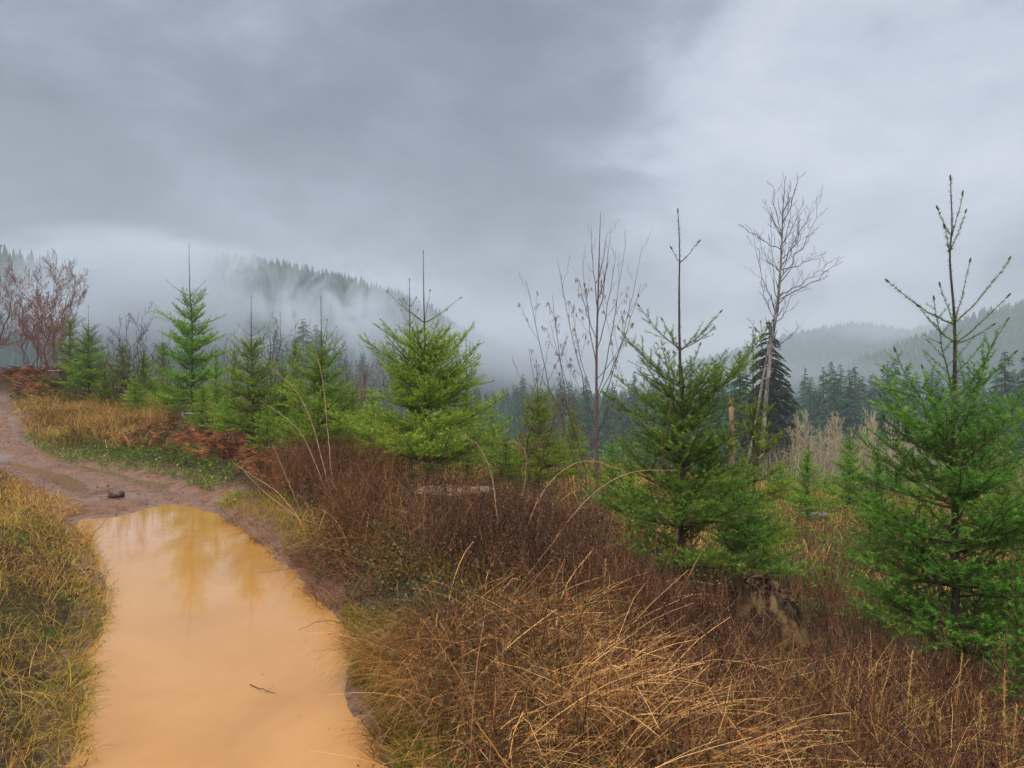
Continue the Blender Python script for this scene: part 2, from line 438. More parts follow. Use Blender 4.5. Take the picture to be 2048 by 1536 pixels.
b = t.n('ShaderNodeBsdfPrincipled'); t.l(cm, b.inputs['Base Color'])
wn = t.math('MULTIPLY', t.ramp(t.noise(pos, 2.1, 4, .6, .6), [(.44, 0), (.56, 1)]), am.outputs['Fac'])
wetf = t.math('MAXIMUM', aw.outputs['Fac'], t.math('MULTIPLY', wn, .62), True)
t.l(t.math('SUBTRACT', .72, t.math('MULTIPLY', wetf, .60)), b.inputs['Roughness'])
t.l(t.math('ADD', .04, t.math('MULTIPLY', wetf, .5)), b.inputs['Specular IOR Level'])
bp = t.n('ShaderNodeBump'); bp.inputs['Distance'].default_value = .03
t.l(t.math('SUBTRACT', .9, t.math('MULTIPLY', wetf, .82)), bp.inputs['Strength'])
t.l(t.math('ADD', nb, t.math('MULTIPLY', nc, .5)), bp.inputs['Height']); t.l(bp.outputs[0], b.inputs['Normal'])
t.l(b.outputs[0], o.inputs[0])
# muddy water
m, t, o = mat('muddy_water'); M['water'] = m
g = t.n('ShaderNodeNewGeometry'); pos = g.outputs['Position']
nw = t.noise(pos, .55, 5, .62, .8)
colw = t.ramp(nw, [(.30, (.37, .172, .038)), (.5, (.44, .214, .055)), (.7, (.49, .252, .078))])
b = t.n('ShaderNodeBsdfPrincipled'); t.l(colw, b.inputs['Base Color'])
b.inputs['Roughness'].default_value = .03; b.inputs['IOR'].default_value = 1.75; b.inputs['Specular IOR Level'].default_value = .5
mpw = t.n('ShaderNodeMapping'); mpw.inputs['Rotation'].default_value = (0, 0, R(20)); mpw.inputs['Scale'].default_value = (.55, 1.0, 1)
t.l(pos, mpw.inputs[0])
w1 = t.noise(mpw.outputs[0], 9, 3, .5); w2 = t.noise(mpw.outputs[0], 30, 2, .5)
vo = t.n('ShaderNodeTexVoronoi'); vo.inputs['Scale'].default_value = 3.1; t.l(pos, vo.inputs['Vector'])
ring = t.math('SINE', t.math('MULTIPLY', vo.outputs['Distance'], 105.0))
ringm = t.ramp(vo.outputs['Distance'], [(0.02, .8), (.16, 0)])
hgt = t.math('ADD', t.math('MULTIPLY', w1, .8), t.math('MULTIPLY', w2, .22))
hgt = t.math('ADD', hgt, t.math('MULTIPLY', t.math('MULTIPLY', ring, ringm), .16))
bp = t.n('ShaderNodeBump'); bp.inputs['Strength'].default_value = .09; bp.inputs['Distance'].default_value = .012
t.l(hgt, bp.inputs['Height']); t.l(bp.outputs[0], b.inputs['Normal'])
t.l(b.outputs[0], o.inputs[0])

# ------------------------------------------------------------------ the ground sheet
def axis(c, A, k, n):
    u = np.linspace(-1, 1, n); return c + A * np.sinh(k * u)
ax = axis(-2.6, 7.0, 6.0, 760); ay = axis(7.0, 6.0, 6.3, 760)
GX, GY = np.meshgrid(ax, ay)
gz, gsd, gdp = H(GX.ravel(), GY.ravel(), True)
nx, ny = len(ax), len(ay)
idx = np.arange(nx * ny).reshape(ny, nx)
Q = np.stack([idx[:-1, :-1].ravel(), idx[:-1, 1:].ravel(), idx[1:, 1:].ravel(), idx[1:, :-1].ravel()], 1)
_, _, goff = path(GX.ravel(), GY.ravel())
rb = sstep(-.2, .2, -goff)
mudm = np.maximum((1 - sstep(.05, .42, gdp)) * np.maximum(sstep(8.3, 9.6, GY.ravel()), rb * .8), 1 - sstep(.03 + .05 * rb, .16 + .16 * rb, gsd + fbm(GX.ravel(), GY.ravel(), .3, 2) * .12))
_, _, goff = path(GX.ravel(), GY.ravel())
wet = np.exp(-((goff - .48) / .34) ** 2) + np.exp(-((goff + .5) / .32) ** 2)
wet = wet * sstep(.02, .2, mudm) * sstep(9, 12, GY.ravel()) * sstep(-.25, .12, fbm(GX.ravel(), GY.ravel(), 1.1, 3) + .1)
wet = np.maximum(wet, (1 - sstep(.0, .16, np.abs(gsd))) * .8)
wet = np.maximum(wet, np.exp(-(((GX.ravel() + 5.9) / .9) ** 2 + ((GY.ravel() - 11.2) / .8) ** 2)) * 1.2 * (fbm(GX.ravel(), GY.ravel(), .4, 3) > -.12))
me = nmesh('ground', np.stack([GX.ravel(), GY.ravel(), gz], 1), [Q], M['ground'], {'mud': mudm, 'wet': np.clip(wet, 0, 1)}, True)
tag(obj('ground', me), kind='structure', label='muddy track and sloping bank with dark soil')
m, t, o = mat('rut_water'); M['rutwater'] = m
b = t.n('ShaderNodeBsdfPrincipled'); b.inputs['Base Color'].default_value = (.20, .12, .08, 1); b.inputs['Roughness'].default_value = .03; b.inputs['IOR'].default_value = 1.9
g = t.n('ShaderNodeNewGeometry'); bp = t.n('ShaderNodeBump'); bp.inputs['Strength'].default_value = .2; bp.inputs['Distance'].default_value = .01
t.l(t.noise(g.outputs['Position'], 12, 3), bp.inputs['Height']); t.l(bp.outputs[0], b.inputs['Normal']); t.l(b.outputs[0], o.inputs[0])
cs = spline(CL[6:-1, :3], 90); dd = norm(np.gradient(cs[:, :2], axis=0)); nn_ = np.stack([-dd[:, 1], dd[:, 0]], 1)
V = []; 
for o_ in (.48, -.5):
    for sgn in (-.38, .38): V.append(np.column_stack([cs[:, :2] + nn_ * (o_ + sgn), cs[:, 2] - .002]))
V = np.concatenate(V); i = np.arange(89); Q = np.concatenate([np.stack([i + a, i + a + 1, i + a + 91, i + a + 90], 1) for a in (0, 180)])
tag(obj('rut_water', nmesh('rut_water', V, [Q], M['rutwater'])), kind='structure', label='thin rainwater lying in the wheel ruts of the track')
# puddle sheet at z=0, outline a little wider than the water's edge (the ground covers the rest)
ctr = PUD.mean(0)
pg = np.array([p + (p - ctr) / np.linalg.norm(p - ctr) * .10 for p in PUD])
import bmesh
bm = bmesh.new()
vs = [bm.verts.new((p[0], p[1], 0.0)) for p in pg]
bm.faces.new(vs); bmesh.ops.triangulate(bm, faces=bm.faces[:])
me = bpy.data.meshes.new('puddle'); bm.to_mesh(me); bm.free(); me.materials.append(M['water'])
tag(obj('puddle', me), kind='structure', label='orange muddy rainwater puddle filling the track')


# ------------------------------------------------------------------ conifers: young firs
def needles(g, P0, P1, tone, dens, ln, wd, rs, flat=.4, rad0=None):
    """needles set round every shoot from P0 to P1"""
    L = np.linalg.norm(P1 - P0, axis=1); n = np.maximum(1, (L * dens + rs.rand(len(L))).astype(int))
    i = np.repeat(np.arange(len(L)), n); N = len(i); t = rs.rand(N)[:, None]
    d = norm(P1 - P0)[i]; B = P0[i] * (1 - t) + P1[i] * t
    up = np.array([0, 0, 1.]); s = norm(np.cross(d, up) + 1e-4); u = np.cross(s, d)
    a = rs.rand(N) * 2 * np.pi
    rad = s * np.cos(a)[:, None] + u * (np.sin(a) * (1 - flat))[:, None] + u * .12
    rad = norm(rad); fw = .55 + .35 * rs.rand(N)[:, None]
    nd = norm(rad + d * fw); ll = ln * (.7 + .5 * rs.rand(N))[:, None]
    if rad0 is not None: B = B + rad * rad0[i][:, None]
    w = norm(np.cross(nd, d) + rs.normal(0, .5, (N, 3))) * (wd * .5)
    V = np.stack([B - w, B + w, B + nd * ll], 1).reshape(-1, 3)
    T = np.arange(3 * N).reshape(-1, 3)
    a = np.repeat(np.clip(tone[i] + rs.normal(0, .07, N), 0, 1), 3)
    g.add(V, tris=T, a=a)

def frame_of(d):
    d = d / np.linalg.norm(d); up = np.array([0, 0, 1.])
    s = np.cross(d, up); n = np.linalg.norm(s)
    s = s / n if n > .05 else np.array([1., 0, 0])
    return d, s, np.cross(s, d)

class FirBuilder:
    def __init__(s, seed, detail):
        s.rs = np.random.RandomState(seed); s.detail = detail
        s.seg = []           # p0,p1,r0,r1,tone,needled
    def shoot(s, pts, r0, age, order, tone):
        """a shoot drawn as a polyline, with laterals in its own plane"""
        rs = s.rs; n = len(pts) - 1
        L = sum(np.linalg.norm(pts[i + 1] - pts[i]) for i in range(n))
        for i in range(n):
            f0 = i / n; f1 = (i + 1) / n
            need = (1 - f0) * age < (4.8 if order == 1 else 9)
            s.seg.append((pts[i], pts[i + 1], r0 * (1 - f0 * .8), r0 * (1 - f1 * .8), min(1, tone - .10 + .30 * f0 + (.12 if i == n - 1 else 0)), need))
        if order >= 3 or L < .07: return
        maxo = s.detail
        if order >= maxo: return
        step = (.052 if order == 1 else .056) * (1.0 if s.detail >= 3 else 1.2)
        m = int(L / step); side = 1
        for k in range(m):
            f = (k + .6 + rs.rand() * .3) / m
            if f < (.12 if order == 1 else .1) or f > .97: continue
            x = f * n; i = min(int(x), n - 1); p = pts[i] + (pts[i + 1] - pts[i]) * (x - i)
            d, sd, up = frame_of(pts[i + 1] - pts[i]); side = -side
            if f * L > L - .05 and order == 1: continue
            ll = (1 - f) ** .7 * L * (.60 if order == 1 else .55) * (.6 + .6 * rs.rand())
            if f > .80 and order == 1: ll = min(ll, L * .16 + .02) 
            ll = min(ll, .55)
            if ll < .03: continue
            an = R(46 + 16 * rs.rand())
            dd = d * math.cos(an) + (sd * side + up * rs.normal(.12, .30)) * math.sin(an)
            dd = dd / np.linalg.norm(dd)
            nn = 3 if order == 1 and ll > .12 else (2 if ll > .06 else 1); q = [p]
            for _ in range(nn):
                dd = dd + np.array([0, 0, .07]) + d * .10 + rs.normal(0, .04, 3); dd /= np.linalg.norm(dd)
                q.append(q[-1] + dd * ll / nn)
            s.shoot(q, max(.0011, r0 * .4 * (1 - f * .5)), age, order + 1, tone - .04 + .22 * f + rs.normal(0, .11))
    def branch(s, p, az, elev, L, rad, age, tone, curl=.5):
        rs = s.rs; n = max(3, min(7, int(L / .10)))
        q = [p]; e = elev - R(6)
        for i in range(n):
            d = np.array([math.cos(az) * math.cos(e), math.sin(az) * math.cos(e), math.sin(e)])
            q.append(q[-1] + d * L / n); e += R(18) * curl / n * 2 + rs.normal(0, .04); az += rs.normal(0, .05)
        s.shoot(q, rad, age, 1, tone)

def young_fir(name, label, base, Ht, Rad, seed, trunk=None, whorls=(), hidden_below=None, mat='needle', group=None, detail=3,
              dens=150, nl=.028, nw=.0042, whn=None, full=1.0, top_clear=.2, profile=None, lowest=.05, pstart=.64, tone0=.36, rtrunk=None, buds=True, cat='fir tree'):
    """trunk: list of world points (base to tip) or None; whorls: explicit [(height point, [tips])]"""
    B = FirBuilder(seed, detail); rs = B.rs; base = np.array(base, float)
    root = empty(name, tuple(base), label, cat, group)
    if trunk is None:
        trunk = [(0, 0, -.1)] + [(rs.normal(0, .012) * Ht * f * .5, rs.normal(0, .012) * Ht * f * .5, Ht * f) for f in (.3, .55, .8)] + [(rs.normal(0, .015), 0, Ht)]
    tp = spline(trunk, 40); zs = tp[:, 2]
    rt = rtrunk or (.0066 * Ht + .006)
    rad = rt * np.clip(1 - zs / Ht, .0, 1) ** 1.15 + .0028
    g = Geo(); tube(g, tp, rad, 9, .4); 
    obj('trunk', g.mesh('trunk', M['firbark'], True), root)
    def at(z):
        return np.array([np.interp(z, zs, tp[:, 0]), np.interp(z, zs, tp[:, 1]), z])
    zex = Ht
    gb = Geo(); bud_pts = [(tp[-1], tp[-1] - tp[-2])]
    for (z, tips) in whorls:
        zex = min(zex, z)
        for tip in tips:
            p = at(z + rs.normal(0, .01)); tip = np.array(tip, float); L = np.linalg.norm(tip - p)
            c = (p + tip) / 2 + np.array([0, 0, -.10 * L]); nn = max(4, min(7, int(L / .1)))
            tt = np.linspace(0, 1, nn + 1)[:, None]
            q = p * (1 - tt) ** 2 + 2 * c * tt * (1 - tt) + tip * tt ** 2
            q[1:-1] += rs.normal(0, .008, q[1:-1].shape) * L
            B.shoot(list(q), .0025 + .005 * L, 2.5, 3 if z > .66 * Ht else (2 if (L < .45 or z > .5 * Ht) else 1), tone0 + (.0 if z > .66 * Ht else .1))
            bud_pts.append((q[-1], q[-1] - q[-2]))
    # leader with short needles
    ztop = zex if whorls else Ht * (1 - top_clear)
    k = (zs > ztop * .92)
    seg = [(tp[i], tp[i + 1], rad[i], 0, tone0 + .1, True) for i in range(len(tp) - 1) if zs[i] > ztop * .9]
    dens = dens * 1.5; nw = nw * 1.35
    # whorls below
    z = (whorls and zex - .09 * Ht) or Ht * (1 - top_clear)
    if whorls: z = max(zex - Ht * .06, Ht * pstart)
    step = Ht * .072; prof = profile or (lambda f: min(1, (f * 1.22) ** 1.05 + .02) * (1 if f < .86 else 1 - (f - .86) * 1.8))
    wi = 0
    while z > lowest * Ht:
        f = 1 - z / Ht
        nb = int(6 + rs.rand() * 2.6)
        L = Rad * prof(f); a0 = rs.rand() * 6.28
        el = 56 - 46 * min(1, max(0, (f - .12) / .8)) ** .9
        Lc = 1.38 * Rad * f * (1 if f < .84 else 1 - (f - .84) * 1.9) / (math.cos(R(el)) + 1.15 * Rad / Ht * math.sin(R(el)))
        L = min(L, Lc)
        for b in range(nb):
            if rs.rand() > full: continue
            az = a0 + b * 6.283 / nb + rs.normal(0, .18)
            B.branch(at(z + rs.normal(0, .02)), az, R(el + rs.normal(0, 6)), Lc * (.68 + .5 * rs.rand()), .004 + .009 * L, 1 + f * 7, tone0 + rs.normal(0, .07), .5 + .5 * rs.rand())
        # short branches between the whorls
        for b in range(int(nb * 1.6)):
            if rs.rand() > full: continue
            zz = z - step * rs.rand()
            if zz < lowest * Ht: continue
            B.branch(at(zz), rs.rand() * 6.28, R(el + 14 + rs.normal(0, 12)), L * (.3 + .55 * rs.rand()), .003 + .006 * L, 1 + f * 5, tone0 + rs.normal(0, .06), .4)
        step *= 1.03 + .03 * rs.rand(); z -= step * (.85 + .3 * rs.rand())
    S = B.seg
    P0 = np.array([q[0] for q in S]); P1 = np.array([q[1] for q in S]); r0 = np.array([q[2] for q in S]); r1 = np.array([q[3] for q in S])
    tn = np.array([q[4] for q in S]); nd = np.array([q[5] for q in S])
    prisms(gb, P0, P1, r0, np.maximum(r1, .0008), 3 if detail < 3 else 4, np.where(nd, .75, .2))
    if buds:
        for p, d in bud_pts:
            d = d / np.linalg.norm(d); prisms(gb, [p - d * .01, p + d * .012], [p + d * .012, p + d * .03], [.006, .008], [.008, .002], 5, .5)
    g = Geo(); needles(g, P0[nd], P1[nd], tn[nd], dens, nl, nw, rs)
    if seg:
        q0 = np.array([q[0] for q in seg]); q1 = np.array([q[1] for q in seg])
        needles(g, q0, q1, np.full(len(seg), tone0 - .02), dens * .9, nl * .75, nw * .9, rs, 0, np.array([q[2] for q in seg]) * .8)
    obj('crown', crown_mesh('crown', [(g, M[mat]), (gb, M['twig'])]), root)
    return root

def fir_px(name, label, Y, trunk_px, rad_px, whorl_px=(), **kw):
    """trunk_px from the ground up; all tips keep a random depth of their own"""
    rs = np.random.RandomState(kw.get('seed', 1) + 77)
    b = PW(trunk_px[0][0], trunk_px[0][1], Y); gz_ = h1(b[0], b[1]); b = np.array([b[0], b[1], gz_])
    tr = [np.array([0, 0, -.12])] + [PW(px, py, Y) - b + np.array([0, rs.normal(0, .02), 0]) for px, py in trunk_px[1:]]
    Ht = tr[-1][2]; wh = []
    for (py, tips) in whorl_px:
        z = PW(0, py, Y)[2] - b[2]; tt = []
        for (tx, ty) in tips:
            w = PW(tx, ty, Y) - b
            x0 = np.interp(z, [p[2] for p in tr], [p[0] for p in tr])
            tt.append(PW(tx, ty, Y + rs.uniform(-.7, .7) * max(.15, abs(w[0] - x0))) - b)
        wh.append((z, tt))
    return young_fir(name, label, b, Ht, rad_px / F * Y, trunk=tr, whorls=wh, **kw)

FG = 'young firs planted on the slope'
fir_px('young_fir', 'big young fir at the right edge with a tall forked bare leader', 5.7,
       [(1905,1400),(1912,1150),(1912,900),(1912,760),(1909,640),(1903,520),(1907,450),(1898,358)], 265,
       [(475,[(1875,417),(1925,388)]),(505,[(1931,424),(1889,453)]),
        (648,[(1775,562),(2019,517),(1940,522),(1880,570)]),(690,[(2016,592),(1836,612),(1986,650)]),
        (810,[(1868,598),(1766,742),(2030,705),(2015,640)]),(900,[(1790,700),(1985,690),(2070,762),(1760,790),(1845,735)]),(985,[(2090,800),(1730,850),(1960,760)])],
       seed=11, pstart=.44, dens=190, full=1.0, tone0=.30, group=FG, mat='needle_blue')
fir_px('young_fir', 'tall dense young fir with a straight needle leader beside the rotten stump', 6.9,
       [(1358,1200),(1362,1000),(1366,880),(1360,740),(1358,600),(1359,500),(1356,422)], 225,
       [(525,[(1343,497),(1397,484)]),(700,[(1278,612),(1441,624),(1427,655),(1325,640)]),
        (775,[(1238,658),(1262,690),(1480,735),(1400,690),(1330,700)]),(850,[(1545,642),(1225,745),(1440,760)])],
       seed=12, pstart=.50, dens=170, tone0=.38, group=FG, mat='needle_blue')
fir_px('young_fir', 'bright green spreading fir behind the flat stump, middle of the slope', 10.3,
       [(850,985),(853,860),(850,760),(850,690),(848,600),(846,504)], 205,
       [(645,[(775,583),(921,596),(893,620),(860,582),(800,600)]),(715,[(762,640),(912,703),(884,660),(815,660)]),(775,[(738,696),(985,762),(830,690),(955,690)])],
       seed=13, pstart=.57, dens=130, nw=.005, tone0=.54, group=FG)
fir_px('young_fir', 'slim fir whose bare tip rises just left of the bright spreading fir', 11.2, [(822,975),(821,800),(820,660),(819,560)], 70,
       [(615,[(806,598),(832,596)]),(650,[(803,622),(836,620)])], seed=14, dens=110, nw=.005, tone0=.42, group=FG, detail=2)
fir_px('young_fir', 'bushy green fir with long twin tips behind the dry arching canes', 13.2, [(640,935),(641,800),(643,700),(642,596)], 118,
       [(690,[(605,662),(672,655),(655,640)]),(725,[(590,690),(690,700)])], seed=15, dens=110, nw=.006, tone0=.43, group=FG)
fir_px('young_fir', 'upright green fir between the two tallest firs left of the canes', 15, [(505,895),(505,780),(502,690),(501,592)], 88,
       [(672,[(478,650),(528,655)]),(700,[(468,672),(540,690)])], seed=16, dens=100, nw=.007, tone0=.40, group=FG, detail=3)
fir_px('young_fir', 'tallest fir behind the grey stump, with crossed bare top whorls', 19.5, [(383,850),(384,760),(383,660),(380,580),(377,486)], 88,
       [(592,[(332,560),(410,562),(411,580),(350,575)]),(650,[(310,619),(452,629),(400,618)]),(690,[(315,662),(455,668)])], seed=17, dens=90, nw=.008, nl=.03, tone0=.42, group=FG)
fir_px('young_fir', 'dark bushy fir beside the red twig shrub with two thin tips', 24, [(178,765),(178,700),(177,613)], 62,
       [(655,[(160,640),(200,648)])], seed=18, dens=45, nw=.010, nl=.035, tone0=.34, group=FG, detail=3)
fir_px('young_fir', 'slender fir nearest the red twig shrub at the end of the row', 26, [(140,760),(140,680),(141,603)], 40,
       [(640,[(130,630),(155,627)])], seed=19, dens=45, nw=.010, nl=.035, tone0=.34, group=FG, detail=3)
fir_px('young_fir', 'bright green fir between the bright spreading fir and the catkin sapling', 14, [(1078,985),(1078,850),(1075,780),(1073,722)], 95,
       [(790,[(1058,700),(1098,690),(1050,760)])], seed=20, dens=110, nw=.006, tone0=.48, group=FG)
fir_px('young_fir', 'slim open fir in front of the leaning birch trunks', 9.3, [(1506,1120),(1508,950),(1508,800),(1507,664)], 105,
       [(790,[(1480,755),(1535,760)]),(850,[(1465,800),(1550,810)])], seed=21, dens=120, nw=.0055, tone0=.40, group=FG, full=.85)
fir_px('young_fir', 'low wide fir standing behind the rotten stump', 8.2, [(1478,1170),(1480,1080),(1478,960),(1478,900)], 140,
       [], seed=22, dens=140, nw=.005, tone0=.36, group=FG, mat='needle_blue')
fir_px('young_fir', 'small fir above the dark log in the clearing', 19, [(1698,1085),(1698,950),(1699,850)], 62,
       [], seed=23, dens=90, nw=.008, nl=.032, tone0=.42, group=FG, detail=3)
fir_px('young_fir', 'small fir beside the log, left of the bare thicket', 15, [(1615,1060),(1616,960),(1618,880)], 70,
       [], seed=24, dens=90, nw=.007, nl=.032, tone0=.42, group=FG, detail=2)
fir_px('young_fir', 'narrow fir just left of the big forked leader fir', 11, [(1755,1120),(1756,980),(1758,880)], 80,
       [], seed=25, dens=100, nw=.006, nl=.03, tone0=.34, group=FG, detail=3, mat='needle_blue')
fir_px('young_fir', 'small fir seedling at the lower right edge in front of the big fir', 4.3, [(2030,1420),(2030,1300),(2028,1120)], 75,
       [], seed=26, dens=170, nw=.004, tone0=.30, group=FG, detail=2, mat='needle_blue')
fir_px('young_fir', 'dark fir partly out of the frame behind the big fir', 8.5, [(2075,1180),(2075,900),(2072,700)], 130,
       [], seed=27, dens=120, nw=.0055, tone0=.30, group=FG, detail=3, mat='needle_blue')
fir_px('young_fir', 'thin fir with one bare tip right of the bright spreading fir', 12.5, [(934,975),(934,850),(932,668)], 60,
       [(800,[(915,775),(952,770)])], seed=28, dens=110, nw=.006, tone0=.45, group=FG, detail=2)
# the farther young firs share five builds
protos = []
small = [  # px, top py, Y, radius px
 (245,668,25,38,'small fir second in line from the two tipped fir'),(288,690,24,40,'yellowish small fir left of the tallest fir'),(325,655,27,30,'thin topped fir just left of the tallest fir'),
 (432,690,18,44,'small fir tucked behind the tallest fir on its right'),(468,668,22,34,'narrow fir between the tallest fir and the upright fir'),(565,700,17,52,'low round fir right of the upright fir'),(590,650,24,34,'narrow fir behind the low round fir'),
 (705,745,17,60,'low fir right of the bushy twin tipped fir'),(745,760,14,60,'low fir left of the bright spreading fir'),(985,790,16,55,'small fir right of the thin one tipped fir'),(1012,845,13,60,'low leafy fir at the foot of the spreading fir'),
 (1145,800,20,50,'small fir left of the catkin sapling'),(1225,850,15,55,'small fir just behind the catkin sapling'),(1262,900,11,66,'low fir between the catkin sapling and the tall dense fir'),
 (1430,860,14,60,'small fir right behind the tall dense fir'),(1560,905,20,50,'low fir right of the slim open fir'),(1650,950,24,42,'tiny fir at the edge of the bare thicket'),(1800,900,26,40,'small fir behind the big forked fir on its left'),(1838,930,16,60,'low fir behind the big forked fir'),
 (1950,900,22,60,'far low fir behind the big forked fir on its right'),(2010,820,15,75,'tall fir half hidden at the right edge'),(1150,905,17,45,'low seedling fir below the catkin sapling'),(210,715,22,40,'low wide fir next to the two tipped fir'),
 (405,760,17,55,'low fir spreading over the grey stump'),(535,790,14,55,'low fir at the foot of the upright fir'),(600,800,14.5,60,'low fir filling the gap before the bushy twin tipped fir'),(700,830,13,60,'low fir at the right foot of the bushy twin tipped fir'),(335,740,20,45,'low fir just left of the tallest fir'),
 (455,780,16,60,'low fir between the grey stump and the upright fir'),(660,790,18,60,'low fir directly behind the pale canes'),(775,820,15,60,'low fir at the left foot of the bright spreading fir'),(270,745,21,40,'round low fir behind the golden grass'),(1290,960,10,60,'low fir at the left foot of the tall dense fir')]
for i, (px, ty, Y, rp, lab) in enumerate(small):
    x = (px - 1024) / F * Y; z = h1(x, Y); top = CZ + (768 - ty) / F * Y; Ht = top - z; Rd = rp / F * Y
    v = i % 5
    if i < 5:
        o_ = young_fir('young_fir', lab, (0, 0, 0), 2.6, .75, 200 + v, detail=3 if v < 2 else 2, dens=80, nl=.034, nw=.0085, tone0=(.40, .48, .42, .50, .44)[v], group=FG, top_clear=(.26, .2, .3, .16, .24)[v], rtrunk=.02)
        protos.append(o_); o_.location = (x, Y, z)
    else:
        o_ = copy_tree(protos[v], (x, Y, z), 0, (1, 1, 1), lab, FG)
    o_.rotation_euler.z = i * 1.7; o_.scale = (Rd / .75, Rd / .75, Ht / 2.6)

# ------------------------------------------------------------------ bare broadleaf saplings and trees
class Bare:
    def __init__(s, seed): s.rs = np.random.RandomState(seed); s.seg = []; s.tips = []
    def limb(s, pts, r0, r1, order, maxo, sub=6, ang=36, ratio=.45, start=.15, trop=.10, wob=.05):
        rs = s.rs; pts = [np.array(p, float) for p in pts]; n = len(pts) - 1
        L = sum(np.linalg.norm(pts[i + 1] - pts[i]) for i in range(n))
        for i in range(n):
            a = r0 + (r1 - r0) * i / n; b = r0 + (r1 - r0) * (i + 1) / n
            s.seg.append((pts[i], pts[i + 1], a, b, order))
        s.tips.append((pts[-1], pts[-1] - pts[-2], order))
        if order >= maxo: return
        a0 = rs.rand() * 6.28
        for k in range(sub):
            f = start + (1 - start) * (k + rs.rand() * .8) / sub
            if f > .97: continue
            x = f * n; i = min(int(x), n - 1); p = pts[i] + (pts[i + 1] - pts[i]) * (x - i)
            d = pts[i + 1] - pts[i]; d /= np.linalg.norm(d); u, v = perp(d); a0 += 2.4 + rs.normal(0, .4)
            an = R(ang + rs.normal(0, 7)); dd = d * math.cos(an) + (u * math.cos(a0) + v * math.sin(a0)) * math.sin(an)
            l = L * ratio * (1 - f * .55) * (.6 + .7 * rs.rand()); m = 5 if l > .3 else 3; q = [p]
            for _ in range(m):
                dd = dd + np.array([0, 0, trop]) + rs.normal(0, wob, 3); dd /= np.linalg.norm(dd); q.append(q[-1] + dd * l / m)
            rr = (r0 + (r1 - r0) * f) * .5
            s.limb(q, rr, max(r1 * .6, rr * .25), order + 1, maxo, max(3, int(sub * .75)), ang, ratio, start, trop, wob)
    def build(s, root, trunk_mat, twig_mat, kt=7, rmin=.001):
        tr = [q for q in s.seg if q[4] == 0]; br = [q for q in s.seg if q[4] > 0]
        runs = []                                   # every stem a part of its own
        for q in tr:
            if runs and np.allclose(runs[-1][-1][1], q[0]): runs[-1].append(q)
            else: runs.append([q])
        for run in runs:
            g = Geo(); tube(g, [run[0][0]] + [q[1] for q in run], [run[0][2]] + [q[3] for q in run], kt, .4)
            nm = 'trunk' if len(runs) < 3 else 'stem'; obj(nm, g.mesh(nm, trunk_mat, True), root)
        g = Geo()
        prisms(g, [q[0] for q in br], [q[1] for q in br], np.maximum([q[2] for q in br], rmin), np.maximum([q[3] for q in br], rmin * .7), 4, .5)
        obj('crown', g.mesh('crown', twig_mat), root)

def arc(p, q, n=8, sag=.12, rs=None, w=.01):
    p = np.array(p, float); q = np.array(q, float); L = np.linalg.norm(q - p)
    hx = np.array([q[0] - p[0], q[1] - p[1], 0]); c = p + hx * .62 + np.array([0, 0, (q[2] - p[2]) * (.5 - sag)])
    t = np.linspace(0, 1, n + 1)[:, None]; o = p * (1 - t) ** 2 + 2 * c * t * (1 - t) + q * t ** 2
    if rs is not None: o[1:-1] += rs.normal(0, w * L, o[1:-1].shape)
    return list(o)

# alder sapling with catkins
Y = 12.0
bs = PW(1193, 1050, Y); bs[2] = h1(bs[0], Y)
B = Bare(31); rel = lambda px, py, dy=0: PW(px, py, Y + dy) - bs
root = empty('bare_sapling', tuple(bs), 'leafless sapling with dangling catkins and steeply rising purple twigs', 'sapling')
tr = spline([(0, 0, -.1), rel(1194, 900), rel(1193, 720), rel(1197, 560), rel(1201, 424)], 24)
B.limb(tr, .034, .0035, 0, 0)
limbs = [(840,1285,488,.5),(790,1252,480,-.4),(640,1222,455,.2),(740,1165,510,.3),(860,1115,520,-.5),(800,1282,568,-.6),(760,1263,640,.7),(905,1100,640,.5),
         (700,1232,500,-.3),(620,1182,450,.2),(820,1140,600,.9),(880,1300,760,-.8),(870,1240,730,-1.0),(560,1213,470,.1),(880,1085,760,-.4),(600,1215,520,-.2),(680,1158,560,-.3)]
for sy, tx, ty, dy in limbs:
    z = rel(0, sy)[2]; p = np.array([np.interp(z, tr[:, 2], tr[:, 0]), 0, z])
    B.limb(arc(p, rel(tx, ty, dy), 8, .10, B.rs, .006), .009, .002, 1, 3, 5, 30, .32, .25, .12, .04)
p = rel(1160, 935); B.limb(arc((0, 0, .25), rel(1052, 560, .4), 12, .14, B.rs, .004), .014, .0028, 1, 3, 7, 30, .26, .3, .12, .04)
B.limb(arc((0, 0, .2), rel(1105, 590, -.4), 12, .16, B.rs, .004), .014, .0028, 1, 3, 7, 30, .26, .3, .12, .04)
B.build(root, M['purplebark'], M['purplebark'], 8, .0017)
g = Geo(); n = 0
for p, d, o_ in B.tips:
    if o_ >= 2 and rel(0, 560)[2] > p[2] and B.rs.rand() < .55:
        for k in range(B.rs.randint(1, 4)):
            e = B.rs.normal(0, .02, 3); e[2] = -.05 - .035 * B.rs.rand()
            q = p + np.array([B.rs.normal(0, .015), B.rs.normal(0, .015), 0])
            prisms(g, [p, q, q + e * .6], [q, q + e * .6, q + e], [.0015, .0035, .0045], [.0015, .0045, .001], 4, .3 + .6 * B.rs.rand())
obj('catkins', g.mesh('catkins', M['catkin']), root)

